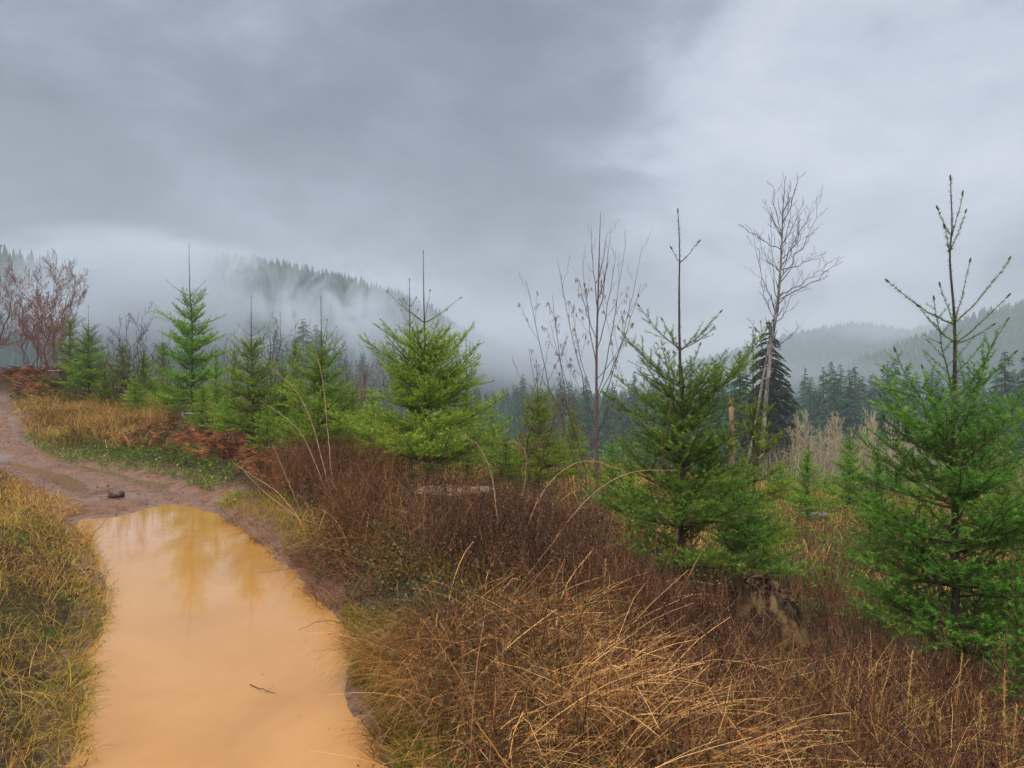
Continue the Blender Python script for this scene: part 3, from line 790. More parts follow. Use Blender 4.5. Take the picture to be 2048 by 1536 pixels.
# tall leaning pale-barked pair beyond the slope
Y = 44.0
bs = PW(1520, 935, Y); bs[2] = h1(bs[0], Y)
B = Bare(32); rel = lambda px, py, dy=0: PW(px, py, Y + dy) - bs
root = empty('bare_birch', tuple(bs), 'tall leafless tree with mottled white bark leaning right, twin stems', 'bare tree')
tr = spline([(0, 0, -.5), rel(1527, 860), rel(1542, 700), rel(1556, 600), rel(1563, 500), rel(1566, 420), rel(1571, 352)], 30)
B.limb(tr, .155, .012, 0, 1, 26, 42, .10, .3, .12, .08)
tr2 = spline([np.array((-.9, .5, -.5)), rel(1505, 880, .5), rel(1530, 735, .5), rel(1549, 640, .3), rel(1560, 560, 0)], 18)
B.limb(tr2, .10, .04, 0, 1, 10, 50, .10, .3, .1, .08)
for sy, tx, ty, dy in [(560,1645,392,1),(600,1688,512,-1),(520,1620,440,1.5),(500,1484,450,-1),(470,1530,400,1),(450,1597,352,0),(540,1650,505,2),(560,1600,430,-2),
                       (620,1500,455,1),(480,1545,370,-1),(530,1628,400,-2),(590,1665,520,2),(640,1520,560,-1),(510,1585,390,1.5),(545,1515,480,2),(430,1583,365,.5),(490,1608,400,-1),(660,1600,540,1.5),(600,1540,430,1),(700,1600,650,1),(690,1500,640,-1)]:
    z = rel(0, sy)[2]; p = np.array([np.interp(z, tr[:, 2], tr[:, 0]), 0, z])
    B.limb(arc(p, rel(tx, ty, dy), 9, .10, B.rs, .012), .030, .006, 1, 3, 8, 34, .30, .2, .08, .10)
B.build(root, M['palebark'], M['greytwig'], 8, .0065)

# grey and red shrubs / saplings
def bush(name, label, cat, base, Hh, spread, stems, seed, mat1, mat2, group=None, maxo=3, r=.02, rmin=.003, sub=7, lean=(0, 0)):
    B = Bare(seed); root = empty(name, tuple(base), label, cat, group); rs = B.rs
    for k in range(stems):
        a = rs.rand() * 6.28; rr = spread * (.2 + .8 * rs.rand()); q = (math.cos(a) * rr + lean[0] * Hh, math.sin(a) * rr, Hh * (.65 + .4 * rs.rand()))
        p = (math.cos(a) * spread * .12, math.sin(a) * spread * .12, -.05)
        B.limb(arc(p, q, 9, .16, rs, .02), r, r * .2, 0, maxo, sub, 36, .36, .22, .09, .09)
    B.build(root, mat1, mat2, 6, rmin)
    return root
def at(px, Y, dz=0):
    x = (px - 1024) / F * Y; return np.array([x, Y, h1(x, Y) + dz])
bush('red_twig_shrub', 'large leafless shrub with reddish twigs at the far left edge', 'shrub', at(70, 28), 3.9, 1.7, 11, 41, M['greytwig'], M['redtwig'], r=.018, rmin=.0036, sub=16)
bush('red_twig_shrub', 'grey leafless shrub cut by the left edge, behind the red one', 'shrub', at(-25, 29), 4.6, 1.6, 8, 42, M['greytwig'], M['greytwig'], r=.04, rmin=.006, sub=9, lean=(.12, 0))
bush('red_twig_shrub', 'low reddish brush between the red shrub and the first fir', 'shrub', at(112, 27), 1.9, 1.0, 9, 43, M['redtwig'], M['redtwig'], r=.02, rmin=.006, sub=8)
bush('bare_sapling', 'small open leafless sapling behind the row of small firs', 'sapling', at(277, 24), 3.0, 1.0, 4, 44, M['greytwig'], M['greytwig'], r=.022, rmin=.0045, sub=9)
bush('bare_sapling', 'thin many stemmed sapling left of the tallest fir', 'sapling', at(248, 22), 1.9, 1.2, 6, 45, M['greytwig'], M['greytwig'], r=.014, rmin=.004, sub=7)
bush('bare_sapling', 'dark leafless sapling between the upright and bushy firs', 'sapling', at(553, 19), 3.1, .55, 4, 46, M['darkbark'], M['darkbark'], r=.022, rmin=.004, sub=6)
bush('red_twig_shrub', 'small red stemmed shrub behind the dry canes and low firs', 'shrub', at(712, 24), 2.0, .8, 12, 47, M['redtwig'], M['redtwig'], r=.014, rmin=.005, sub=6)
bush('bare_sapling', 'brown sapling with dried leaves between the bright fir and catkin sapling', 'sapling', at(1062, 13.2), 2.5, .5, 3, 48, M['darkbark'], M['redtwig'], r=.012, rmin=.0028, sub=6)
wm = {'group': 'thin leafless whips behind the firs'}
for i, (px, Y, top) in enumerate([(596,20,640),(455,21,650),(540,17,700),(520,24,640),(700,19,680),(735,22,690),(771,16,700),(905,17,690),(948,19,740),(1122,17,760),(1245,14,790),(1425,16,720),(1470,15,780),(340,24,640),(660,21,650),(800,20,720)]):
    b = at(px, Y); hh = CZ + (768 - top) / F * Y - b[2]
    if i % 4 == 0:
        pr = bush('bare_whip', 'thin dark leafless whip standing up among the young firs', 'sapling', b, hh, .22, 2, 60 + i, M['darkbark'], M['greytwig'], wm['group'], 2, .011, .0035, 6); ph = hh
    else:
        copy_tree(pr, tuple(b), i * 1.3, (1, 1, hh / ph), None, wm['group'])

# broken snag
b = at(1463, 40); g = Geo(); rs = np.random.RandomState(8)
hh = CZ + (768 - 790) / F * 40 - b[2]
tube(g, [(0, 0, -.3), (.05, 0, hh * .4), (-.03, 0, hh * .75), (.0, 0, hh * .92)], [.22, .17, .14, .12], 11, .4, True, .07, rs)
for k in range(6):
    a = k * 1.05; p = np.array((math.cos(a) * .10, math.sin(a) * .10, hh * .9)); prisms(g, [p], [p + np.array([0, 0, .25 + .35 * rs.rand()])], [.06], [.01], 4, .3)
o_ = obj('broken_snag', g.mesh('broken_snag', M['snag'], False), loc=tuple(b)); tag(o_, 'broken reddish dead trunk with a jagged top left of the birch', 'dead tree')

# pale bare thicket
TH = 'pale leafless shrubs in the hollow'
thick = [(1612,44,830,'pale leafless shrub furthest left in the thicket'),(1690,50,835,'twiggy beige shrub in the middle of the thicket'),(1768,52,805,'tallest feathery beige shrub of the thicket'),(1655,58,860,None),(1730,46,875,None),(1800,48,860,None),(1590,56,880,None),(1840,55,850,None),
         (1640,40,900,None),(1700,40,905,None),(1770,42,900,None),(1880,46,880,None),(1935,52,870,None),(1990,48,880,None),(2040,54,860,None),(1560,60,890,None),(1820,38,930,None),(2080,46,880,None),(1745,60,850,None),(1665,66,862,None)]
tp_ = []
for i, (px, Y, top, lab) in enumerate(thick):
    b = at(px, Y); hh = CZ + (768 - top) / F * Y - b[2]
    if i < 3:
        tp_.append((bush('bare_shrub', lab, 'shrub', b, hh, hh * .33, 7, 80 + i, M['palewood'], M['palewood'], TH, 3, .05, .012, 10), hh))
    else:
        pr, ph = tp_[i % 3]; copy_tree(pr, tuple(b), i * 2.1, (hh / ph,) * 3, 'pale leafless shrub within the beige thicket, lower than the tallest one', TH)

# ------------------------------------------------------------------ grown conifers
def conifer_mesh(seed, Ht, Rad, droop=.25, lev=.34, nb=8, start=.16, wd=1.0, gap=.15, sprays=9):
    rs = np.random.RandomState(seed); g = Geo(); P = []; T = []; A = []
    z = Ht * .985; Vs = []; tone = []
    while z > start * Ht:
        f = 1 - z / Ht; L0 = Rad * (f ** .85 + .03) * (1 - .25 * max(0, f - .8) / .2)
        for b in range(int(nb * (.6 + .4 * f) + 2)):
            if rs.rand() < gap: continue
            a = rs.rand() * 6.283; L = L0 * (.6 + .6 * rs.rand()); c, s_ = math.cos(a), math.sin(a)
            zz = z + rs.normal(0, lev * .3); tn = rs.normal(.5, .16)
            m = max(4, int(sprays * (.4 + .6 * min(1, L / 2))))
            t = (np.arange(m) + rs.rand(m)) / m * .9 + .1
            dz = (.35 * t - (droop + .35) * t * t) * L
            cx = np.stack([c * t * L, s_ * t * L, zz + dz], 1)
            w = .32 * L * (1.1 - t) * wd + .10
            side = np.array([-s_, c, 0.]); sg = np.where(rs.rand(m) < .5, 1, -1)[:, None]
            out_ = np.array([c, s_, -.35]) * (.16 * L + .08)
            tip = cx + side * sg * w[:, None] + out_ + np.array([0, 0, -1.]) * (w * (.25 + .35 * rs.rand(m)))[:, None]
            bb = cx - np.array([c, s_, 0]) * (.07 * L + .05)
            ba = cx + np.array([c, s_, -.15]) * (.12 * L + .06)
            tri = np.stack([bb, ba, tip], 1).reshape(-1, 3); Vs.append(tri); tone.append(np.repeat(np.clip(tn + rs.normal(0, .12, m), 0, 1), 3))
        z -= lev * (.7 + .5 * rs.rand())
    V = np.concatenate(Vs); g.add(V, tris=np.arange(len(V)).reshape(-1, 3), a=np.concatenate(tone))
    return g
cvar = []
for k in range(6):
    g = conifer_mesh(300 + k, 15, 2.9 + .35 * (k % 3), .22 + .05 * (k % 3), .30, 11, .12 + .03 * (k % 4), 1.0, .10 + .06 * (k % 3), 11)
    cr = g.mesh('crown', M['needle_far']); g2 = Geo(); tube(g2, [(0, 0, -1), (0, 0, 7), (0, 0, 14.9)], [.22, .14, .02], 6, .3)
    cvar.append((cr, g2.mesh('trunk', M['darkbark'], True)))
def conifer(px, Y, top, label, group, i, wsc=1.0, rs=None):
    x = (px - 1024) / F * Y; z = h1(x, Y); hh = CZ + (768 - top) / F * Y - z
    root = empty('conifer', (x, Y, z), label, 'conifer', group, i * 2.39)
    cr, tk = cvar[i % 6]; root.scale = (hh / 15 * wsc,) * 2 + (hh / 15,)
    obj('trunk', tk, root); obj('crown', cr, root)
    return root
rs = np.random.RandomState(77)
# the front row on the valley floor, right half
zones = [
 (1600, 2110, 38, 100, 150, 745, 'tall dark conifer of the valley row behind the beige thicket', 'conifers behind the beige thicket', 18),
 (1255, 1470, 18, 115, 160, 768, 'misty dark conifer of the valley row left of the birch', 'conifers left of the birch', 16),
 (1100, 1250, 12, 105, 140, 785, 'dark conifer in the mist behind the catkin sapling', 'conifers behind the catkin sapling', 22),
 (945, 1100, 16, 150, 230, 785, 'pale conifer fading into mist right of the bright spreading fir', 'conifers fading into the valley mist', 20),
 (640, 800, 13, 165, 240, 715, 'misty conifer standing beyond the canes and bushy firs', 'misty conifers beyond the bushy firs', 22),
 (545, 650, 8, 190, 240, 680, 'bluish conifer rising in the mist behind the upright fir', 'bluish conifers behind the upright fir', 20)]
ci = 0
for x0, x1, n, y0, y1, top, lab, grp, jit in zones:
    for k in range(n):
        px = x0 + (x1 - x0) * (k + rs.rand() * .8) / n; Y = rs.uniform(y0, y1)
        conifer(px, Y, top + rs.normal(0, jit), lab, grp, ci, 1.0 + rs.rand() * .25); ci += 1
for px, Y, top, lab in [(1435,70,735,'single conifer with a sharp top just left of the birch'),(1480,62,700,'narrow conifer touching the left side of the birch'),(1775,100,722,'tallest conifer of the valley row, right of the thicket'),(1815,98,728,'second tallest conifer beside the forked leader fir'),
                        (1865,95,735,'tall conifer directly behind the forked leader fir'),(2010,90,700,'tall conifer near the right edge of the valley row'),(2055,85,690,'tall conifer cut by the right edge')]:
    conifer(px, Y, top, lab, 'tall conifers of the valley', ci, 1.05); ci += 1
# dark drooping spruce behind the birch
for (px, Y, top, Rd, lab, sd_) in [(1538,50,640,3.0,'dark drooping spruce wrapped round the birch trunks',401)]:
    b = at(px, Y); hh = CZ + (768 - top) / F * Y - b[2]
    root = empty('dark_spruce', tuple(b), lab, 'conifer'); g = conifer_mesh(sd_, hh, Rd, .5, .22, 9, .08, .8, .22, 16)
    g2 = Geo(); tube(g2, [(0, 0, -.5), (.05, 0, hh * .5), (0, 0, hh)], [.2, .12, .01], 7, .3)
    obj('trunk', g2.mesh('trunk', M['darkbark'], True), root); obj('crown', g.mesh('crown', M['needle_dark']), root)

# far woods: small conifers as one mass per hill
def small_tree_soup(P, Hs, Rs, rs, n=14):
    """P (N,3); each tree n ragged triangles round an axis"""
    N = len(P); lv = np.linspace(.12, .96, n)
    a = rs.rand(N, n) * 6.283; f = 1 - lv[None, :]; rr = Rs[:, None] * (f ** .8) * (.8 + .5 * rs.rand(N, n))
    z = Hs[:, None] * lv[None, :]
    up = Hs[:, None] * .15 * (1 + rs.rand(N, n) * .5)
    def pt(ang, r, zz): return np.stack([P[:, None, 0] + np.cos(ang) * r, P[:, None, 1] + np.sin(ang) * r, P[:, None, 2] + zz], -1)
    A_ = pt(a, rr, z - up * .5); B_ = pt(a + 2.5, rr, z - up * .55); C_ = pt(a + 1.2, rr * 0, np.minimum(z + up * 1.2, Hs[:, None]))
    V = np.stack([A_, B_, C_], 2).reshape(-1, 3)
    t_ = np.clip(rs.rand(N)[:, None] * .6 + .2 + rs.normal(0, .12, (N, n)), 0, 1)
    return V, np.repeat(t_.ravel(), 3)
def hill(name, label, ridge, Yr, Yb, depth, zb_px, ntree, th, tr_, seed, wob=6):
    """ridge: px->py outline at distance Yr; the near foot lies at distance Yb"""
    rs = np.random.RandomState(seed); rx = [p[0] for p in ridge]; ry = [p[1] for p in ridge]
    nu, nv = 150, 40
    u = np.linspace(rx[0], rx[-1], nu)
    def surf(px, v):
        """v 0 foot .. 1 ridge .. 2 back slope"""
        top = np.interp(px, rx, ry); Xr = (px - 1024) / F * Yr; Zr = CZ + (768 - top) / F * Yr - th
        Yv = np.where(v < 1, Yb + (Yr - Yb) * v, Yr + depth * (v - 1))
        s = np.where(v < 1, sstep(0, 1, v) * .5 + .5 * v, 1 - (v - 1) ** 1.3)
        Z = -26 + (Zr + 26) * s
        X = Xr
        Z = Z + (fbm(X, Yv, th * 5, 4) * th * 1.2 + fbm(X + Yv * .2, Yv * .05, th * 9, 2) * th * 1.6) * np.minimum(1, v) * np.where(v > .8, .45, 1)
        return np.stack([X, Yv, Z], -1)
    uu, vv = np.meshgrid(u, np.linspace(0, 2, nv)); V = surf(uu.ravel(), vv.ravel())
    idx = np.arange(nu * nv).reshape(nv, nu); Q = np.stack([idx[:-1, :-1].ravel(), idx[:-1, 1:].ravel(), idx[1:, 1:].ravel(), idx[1:, :-1].ravel()], 1)
    tag(obj(name, nmesh(name, V, [Q], M['ground'], {'mud': np.zeros(len(V)), 'wet': np.zeros(len(V))}, True)), label, kind='structure')
    px = rs.uniform(rx[0], rx[-1], ntree); v = rs.rand(ntree) * 1.08
    P = surf(px, v); Hs = th * (.7 + .6 * rs.rand(ntree)); m = fbm(P[:, 0], P[:, 1], th * 12, 2) > -.42
    P = P[m]; Hs = Hs[m]
    V, A = small_tree_soup(P, Hs, Hs * .24, rs)
    me = nmesh(name + '_forest', V, [np.arange(len(V)).reshape(-1, 3)], M['hillfor'], {'rnd': A})
    tag(obj('forest', me), label.replace('hill', 'conifer forest covering the hill').replace('slope', 'conifer forest on the slope'), 'forest', kind='stuff')
hill('hill', 'left hill half hidden by drifting mist', [(100,640),(180,570),(260,535),(360,530),(450,538),(540,545),(640,566),(720,580),(800,604),(860,626),(920,665),(1000,700),(1100,760),(1180,800)], 430, 250, 260, 0, 11000, 12, 3, 501)
hill('hill', 'dark near slope at the far left edge', [(-700,400),(-250,440),(-60,490),(20,512),(90,530),(150,570),(230,640),(330,720),(420,780)], 290, 190, 160, 0, 5000, 12, 3, 502)
hill('hill', 'right hill rising to the edge in pale haze', [(1420,800),(1500,785),(1590,762),(1700,728),(1800,695),(1900,662),(1980,628),(2048,610),(2200,560),(2400,520)], 560, 330, 300, 0, 9000, 12, 3, 503)
hill('hill', 'farthest hill with its crest in the cloud', [(1250,780),(1400,712),(1500,690),(1600,668),(1700,652),(1800,662),(1900,650),(2100,640)], 900, 600, 500, 0, 9000, 14, 3, 504)
# valley floor wood behind the front rows
rs = np.random.RandomState(9); n = 9000
X = rs.uniform(-330, 330, n); Y = rs.uniform(120, 360, n); k = (np.abs(X) < Y * .95); X = X[k]; Y = Y[k]
Zv = H(X, Y); Hs = rs.uniform(9, 14, len(X))
pyt = 768 - (Zv + Hs - CZ) / Y * F
V, A = small_tree_soup(np.stack([X, Y, Zv], 1), Hs, Hs * .2, rs, 20)
tag(obj('forest', nmesh('valley_forest', V, [np.arange(len(V)).reshape(-1, 3)], M['hillfor'], {'rnd': A})), 'dark conifer wood filling the valley floor in the mist', 'forest', kind='stuff')
# ------------------------------------------------------------------ ground vegetation
def blades(g, B, az, L, lean, curve, w, rs, k=3, tone=None, taper=.25, droop_min=-1.2):
    """ribbons: start at B, lean from the vertical, bend over by curve"""
    N = len(B); th = lean.copy(); P = [B.copy()]; p = B.copy()
    for i in range(k):
        d = np.stack([np.cos(az) * np.sin(th), np.sin(az) * np.sin(th), np.cos(th)], 1)
        p = p + d * (L / k)[:, None]; P.append(p); kn = (rs.rand(N) < .10) if k > 3 else np.zeros(N, bool)
        th = th + curve / k + kn * rs.uniform(.4, 1.3, N); az = az + rs.normal(0, .12, N) + kn * rs.normal(0, .8, N)
    P = np.stack(P, 1)                                  # N,k+1,3
    sa = az + np.pi / 2 + rs.normal(0, .7, N); s = np.stack([np.cos(sa), np.sin(sa), rs.normal(0, .25, N)], 1)
    ww = w[:, None] * np.linspace(1, taper, k + 1)[None]
    A_ = P - s[:, None] * ww[..., None] * .5; Bv = P + s[:, None] * ww[..., None] * .5
    V = np.stack([A_, Bv], 2).reshape(-1, 3); m = 2 * (k + 1)
    q = np.concatenate([[[2 * i, 2 * i + 1, 2 * i + 3, 2 * i + 2]] for i in range(k)])
    Q = (q[None] + (np.arange(N) * m)[:, None, None]).reshape(-1, 4)
    t_ = rs.rand(N) if tone is None else tone
    g.add(V, quads=Q, a=np.repeat(np.clip(t_, 0, 1), m))
    return P
def leaflets(g, P, size, rs, tone=None, flat=.6, narrow=.55):
    N = len(P); n = norm(np.stack([rs.normal(0, 1 - flat, N), rs.normal(0, 1 - flat, N), np.ones(N)], 1)); 
    a = rs.rand(N) * 6.283; d = np.stack([np.cos(a), np.sin(a), rs.normal(0, .3, N)], 1); d = norm(d - n * (d * n).sum(1, keepdims=True)); s = np.cross(n, d)
    sz = size[:, None]
    b0 = P - d * sz * .5; b2 = P + d * sz * .5; b1 = P + s * sz * narrow * .5 + n * sz * .12; b3 = P - s * sz * narrow * .5 + n * sz * .12
    V = np.stack([b0, b1, b2, b3], 1).reshape(-1, 3); i = np.arange(N) * 4
    T = np.concatenate([np.stack([i, i + 1, i + 2], 1), np.stack([i, i + 2, i + 3], 1)])
    g.add(V, tris=T, a=np.repeat(rs.rand(N) if tone is None else np.clip(tone, 0, 1), 4))
EXC = [(2.08, 6.1, .36), (2.0, 5.7, .42), (1.85, 5.25, .45), (1.7, 4.8, .3), (-.72, 9.0, .75), (-.68, 8.35, .5), (-.6, 7.9, .3)]
def wpoly(pix):
    return np.array([ground(px, py)[:2] for px, py in pix])
def scatter(poly, n, rs, edge=.0, clump=None, feather=.25, pud=.10, pth=.12, thin=True):
    """n points in a world polygon, thinned by distance, off the mud; feathered edges"""
    x0, y0 = poly.min(0) - feather; x1, y1 = poly.max(0) + feather
    X = rs.uniform(x0, x1, n * 2); Y = rs.uniform(y0, y1, n * 2)
    sd = sdpoly(X, Y, poly) + fbm(X, Y, .8, 3) * feather * 2
    k = sd < rs.rand(len(X)) * feather * .5
    if thin:
        r = np.hypot(X, Y); k &= rs.rand(len(X)) < np.minimum(1, (6.0 / np.maximum(r, 1)) ** 1.0)
    X, Y = X[k], Y[k]
    z, s_, d_ = H(X, Y, True); k = (s_ > pud) & (d_ > pth)
    for (ex, ey, er) in EXC: k &= np.hypot(X - ex, Y - ey) > er
    if clump is not None:
        k &= (fbm(X, Y, clump[0], 2) + clump[1]) > rs.rand(len(X)) * .6 - .3
    return np.stack([X[k], Y[k], z[k]], 1)
U = lambda rs, a, b, n: rs.uniform(a, b, n)
def stuff(g, name, mat, label, cat='undergrowth'):
    tag(obj(name, g.mesh(name, mat)), label, cat, kind='stuff')
WIDE = np.array([(-14, 1.2), (-14, 34), (-2, 45), (34, 45), (26, 12), (7, 1.0)])
def ds(P):     # blade width grows a little with distance, like the coarser tufts far off
    return np.clip(np.hypot(P[:, 0], P[:, 1]) / 6, .75, 3.2)

# base layer over everything: litter, short stems
rs = np.random.RandomState(101)
RIGHT = np.array([(-.9, 1.5), (-.9, 6), (-3, 10.5), (-8, 15.5), (-15, 23), (-16, 33), (0, 46), (42, 46), (30, 10), (6, 1.2)])
g = Geo(); P = scatter(RIGHT, 170000, rs); leaflets(g, P + np.stack([rs.normal(0, .01, len(P)), rs.normal(0, .01, len(P)), rs.rand(len(P)) ** 2 * .22], 1), U(rs, .018, .045, len(P)) * ds(P) ** .7, rs, np.clip(rs.rand(len(P)) * .8 + fbm(P[:, 0], P[:, 1], 1.2, 3) * .5 + .1, 0, 1), .45)
stuff(g, 'leaf_litter', M['litter'], 'dark red and brown bramble leaves littering the slope', 'leaf litter')
g = Geo(); P = scatter(RIGHT, 60000, rs)
blades(g, P, rs.rand(len(P)) * 6.283, U(rs, .12, .42, len(P)), U(rs, .0, .9, len(P)), U(rs, -.2, 1.0, len(P)), U(rs, .002, .0038, len(P)) * ds(P), rs, 3)
stuff(g, 'dry_stems', M['brown'], 'tangle of short brown dead stems over the slope')
g = Geo(); P = scatter(RIGHT, 60000, rs, clump=(2.5, -.05)); P = P[P[:, 1] > 6]
blades(g, P, rs.rand(len(P)) * 6.283, U(rs, .10, .30, len(P)), U(rs, .1, .7, len(P)), U(rs, .1, 1.3, len(P)), U(rs, .003, .006, len(P)) * ds(P), rs, 3, rs.rand(len(P)) * .7)
leaflets(g, P[::2] + np.array([0, 0, .05]), U(rs, .02, .05, len(P[::2])) * ds(P[::2]) ** .5, rs, rs.rand(len(P[::2])) * .6, .4)
stuff(g, 'green_undergrowth', M['forb'], 'patches of green grass and weeds between the firs')
g = Geo(); P = scatter(RIGHT, 50000, rs, clump=(3.1, -.12)); P = P[P[:, 1] > 9]
blades(g, P, rs.rand(len(P)) * 6.283, U(rs, .2, .5, len(P)), U(rs, .1, .6, len(P)), U(rs, .2, 1.3, len(P)), U(rs, .003, .005, len(P)) * ds(P), rs, 3)
stuff(g, 'straw_patches', M['straw'], 'tan dry grass patches scattered through the clearing', 'dry grass')

g = Geo(); g2 = Geo(); g3 = Geo(); MID = np.array([(0.5, 8), (3, 7.5), (6, 6), (16, 14), (24, 30), (8, 30), (-3, 13)])
P = scatter(MID, 45000, rs, thin=False); n = len(P); k = fbm(P[:, 0], P[:, 1], 2.2, 3)
a = P[k > .05]; blades(g, a, rs.rand(len(a)) * 6.283, U(rs, .12, .4, len(a)), U(rs, .1, .9, len(a)), U(rs, .2, 1.6, len(a)), U(rs, .006, .012, len(a)), rs, 3)
a = P[(k < .12) & (k > -.25)]; blades(g2, a, rs.rand(len(a)) * 6.283, U(rs, .08, .25, len(a)), U(rs, .1, .9, len(a)), U(rs, .2, 1.4, len(a)), U(rs, .006, .013, len(a)), rs, 3)
leaflets(g2, a[::3] + np.array([0, 0, .08]), U(rs, .03, .08, len(a[::3])), rs, None, .4)
a = P[(k < -.05) | (rs.rand(n) < .25)]; blades(g3, a, rs.rand(len(a)) * 6.283, U(rs, .15, .5, len(a)), U(rs, .0, .5, len(a)), U(rs, -.1, .6, len(a)), U(rs, .005, .009, len(a)), rs, 3)
stuff(g, 'clearing_straw', M['straw'], 'orange tan grass in the clearing behind the rotten stump', 'dry grass')
stuff(g2, 'clearing_weeds', M['forb'], 'low green weeds in the clearing behind the rotten stump', 'weeds')
stuff(g3, 'clearing_stems', M['brown'], 'brown stems standing in the clearing behind the rotten stump', 'weeds')

# left bank
rs = np.random.RandomState(102)
LB = np.array([(-1.6, 1.2), (-1.7, 3.3), (-2.75, 5.4), (-3.85, 7.3), (-5.1, 9.0), (-6.9, 11.0), (-9.2, 13.3), (-13, 16), (-18, 19), (-24, 18), (-14, 8), (-7, 1.2)])
g = Geo(); P = scatter(LB, 190000, rs, pud=-.03, pth=-.5)
k = fbm(P[:, 0], P[:, 1], 1.0, 3); tone = np.clip(.60 + k * .75 + rs.normal(0, .20, len(P)) + .16 * sstep(5, 8, P[:, 1]), 0, 1)
blades(g, P, rs.rand(len(P)) * 6.283, U(rs, .04, .15, len(P)), U(rs, .1, 1.2, len(P)), U(rs, .3, 2.0, len(P)), U(rs, .0026, .005, len(P)) * ds(P), rs, 4, tone)
stuff(g, 'bank_grass', M['grass'], 'matted green and yellow grass on the left bank', 'grass')
g = Geo(); P = scatter(LB, 120000, rs, pud=.0, pth=-.4, clump=(1.3, .2))
blades(g, P, rs.rand(len(P)) * 6.283, U(rs, .10, .32, len(P)), U(rs, .3, 1.4, len(P)), U(rs, .1, 1.3, len(P)), U(rs, .0025, .0045, len(P)) * ds(P), rs, 4)
stuff(g, 'dead_bank_grass', M['golden'], 'dry golden stems lying through the left bank grass', 'dry grass')
g = Geo(); P = scatter(LB, 50000, rs, pud=.05, pth=.02, clump=(1.7, .0)); P = P[rs.rand(len(P)) < .35 + .65 * sstep(5, 8, P[:, 1])]
blades(g, P, rs.rand(len(P)) * 6.283, U(rs, .15, .40, len(P)), U(rs, 0, .7, len(P)), U(rs, -.2, .8, len(P)), U(rs, .002, .0035, len(P)) * ds(P), rs, 3)
stuff(g, 'brown_bank_stems', M['brown'], 'brown weed stems on the top of the left bank')
g = Geo(); P = scatter(LB, 6000, rs, pud=.0, pth=.0, clump=(.8, -.12)); P[:, 2] += rs.rand(len(P)) * .09 + .03
leaflets(g, P, U(rs, .03, .07, len(P)), rs, rs.rand(len(P)) * .7, .5, .7)
stuff(g, 'bank_weeds', M['forb'], 'small broad green weed leaves in the left bank grass', 'weeds')

# right bank of the puddle: moss-green grass and grey leaves hanging over the edge
rs = np.random.RandomState(103)
def along(pix, w):
    q = wpoly(pix); return q
Z1 = wpoly([(690,1230),(770,1230),(900,1330),(940,1450),(930,1600),(800,1600),(760,1450),(715,1350)])
g = Geo(); P = scatter(Z1, 45000, rs, pud=.02, pth=-.3, feather=.15)
blades(g, P, rs.rand(len(P)) * 6.283, U(rs, .05, .2, len(P)), U(rs, .2, 1.2, len(P)), U(rs, .3, 1.8, len(P)), U(rs, .0022, .004, len(P)), rs, 4, rs.rand(len(P)) * .8)
Z2 = wpoly([(430,985),(560,1000),(640,1050),(620,1110),(520,1060),(470,1030)])
P = scatter(Z2, 9000, rs, pud=.08, pth=-.1, feather=.15)
blades(g, P, rs.rand(len(P)) * 6.283, U(rs, .08, .25, len(P)), U(rs, .1, .9, len(P)), U(rs, .3, 1.6, len(P)), U(rs, .003, .006, len(P)), rs, 4, rs.rand(len(P)) * .4 + .45)
stuff(g, 'green_grass', M['grass'], 'green grass tufts hanging over the right edge of the puddle', 'grass')
g = Geo(); P = scatter(wpoly([(620,1120),(700,1080),(860,1080),(900,1200),(980,1300),(960,1500),(860,1560),(730,1440),(700,1290)]), 9000, rs, pud=.06, pth=-.1, feather=.2)
P[:, 2] += rs.rand(len(P)) ** 1.5 * .25; leaflets(g, P, U(rs, .015, .04, len(P)), rs, None, .3, .7)
stuff(g, 'bramble_leaves', M['greylitter'], 'grey green bramble leaves along the right bank', 'leaves')

def weeds(g, gs, P, rs, h0, h1_, seeds, sz, wd=.0045, lean=.25):
    n = len(P); pt_ = fbm(P[:, 0], P[:, 1], .9, 3); hh_ = U(rs, h0, h1_, n) * np.clip(1 + pt_ * 1.1, .45, 1.5) * np.where(rs.rand(n) < .05, 1.45, 1)
    Pt = blades(g, P, rs.rand(n) * 6.283, hh_, np.abs(rs.normal(0, lean * 1.5, n)), rs.normal(0, .45, n), np.full(n, wd) * U(rs, .5, 1.5, n), rs, 4, np.clip(.42 + fbm(P[:, 0] + 9, P[:, 1], .55, 3) * .7 + rs.normal(0, .22, n), 0, 1), .5)
    # side twigs
    m = 3; i = np.repeat(np.arange(n), m); f = U(rs, .35, .95, n * m); x = f * 4; a = np.minimum(x.astype(int), 3); q = Pt[i, a] + (Pt[i, a + 1] - Pt[i, a]) * (x - a)[:, None]
    L = U(rs, .05, .16, n * m); Tt = blades(g, q, rs.rand(n * m) * 6.283, L, U(rs, .4, .9, n * m), U(rs, -.5, .1, n * m), np.full(n * m, wd * .6), rs, 2)
    j = rs.randint(0, n, n * seeds); f = 1 - rs.rand(n * seeds) ** 1.5 * .5; x = f * 3.999; a = x.astype(int)
    q = Pt[j, a] + (Pt[j, a + 1] - Pt[j, a]) * (x - a)[:, None] + rs.normal(0, .018, (n * seeds, 3))
    j2 = rs.randint(0, n * m, n * seeds * 2); q2 = Tt[j2, 1 + rs.randint(0, 2, n * seeds * 2)] + rs.normal(0, .008, (n * seeds * 2, 3))
    q = np.concatenate([q, q2]); leaflets(gs, q, U(rs, sz * .6, sz * 1.3, len(q)), rs, None, .2, .7)
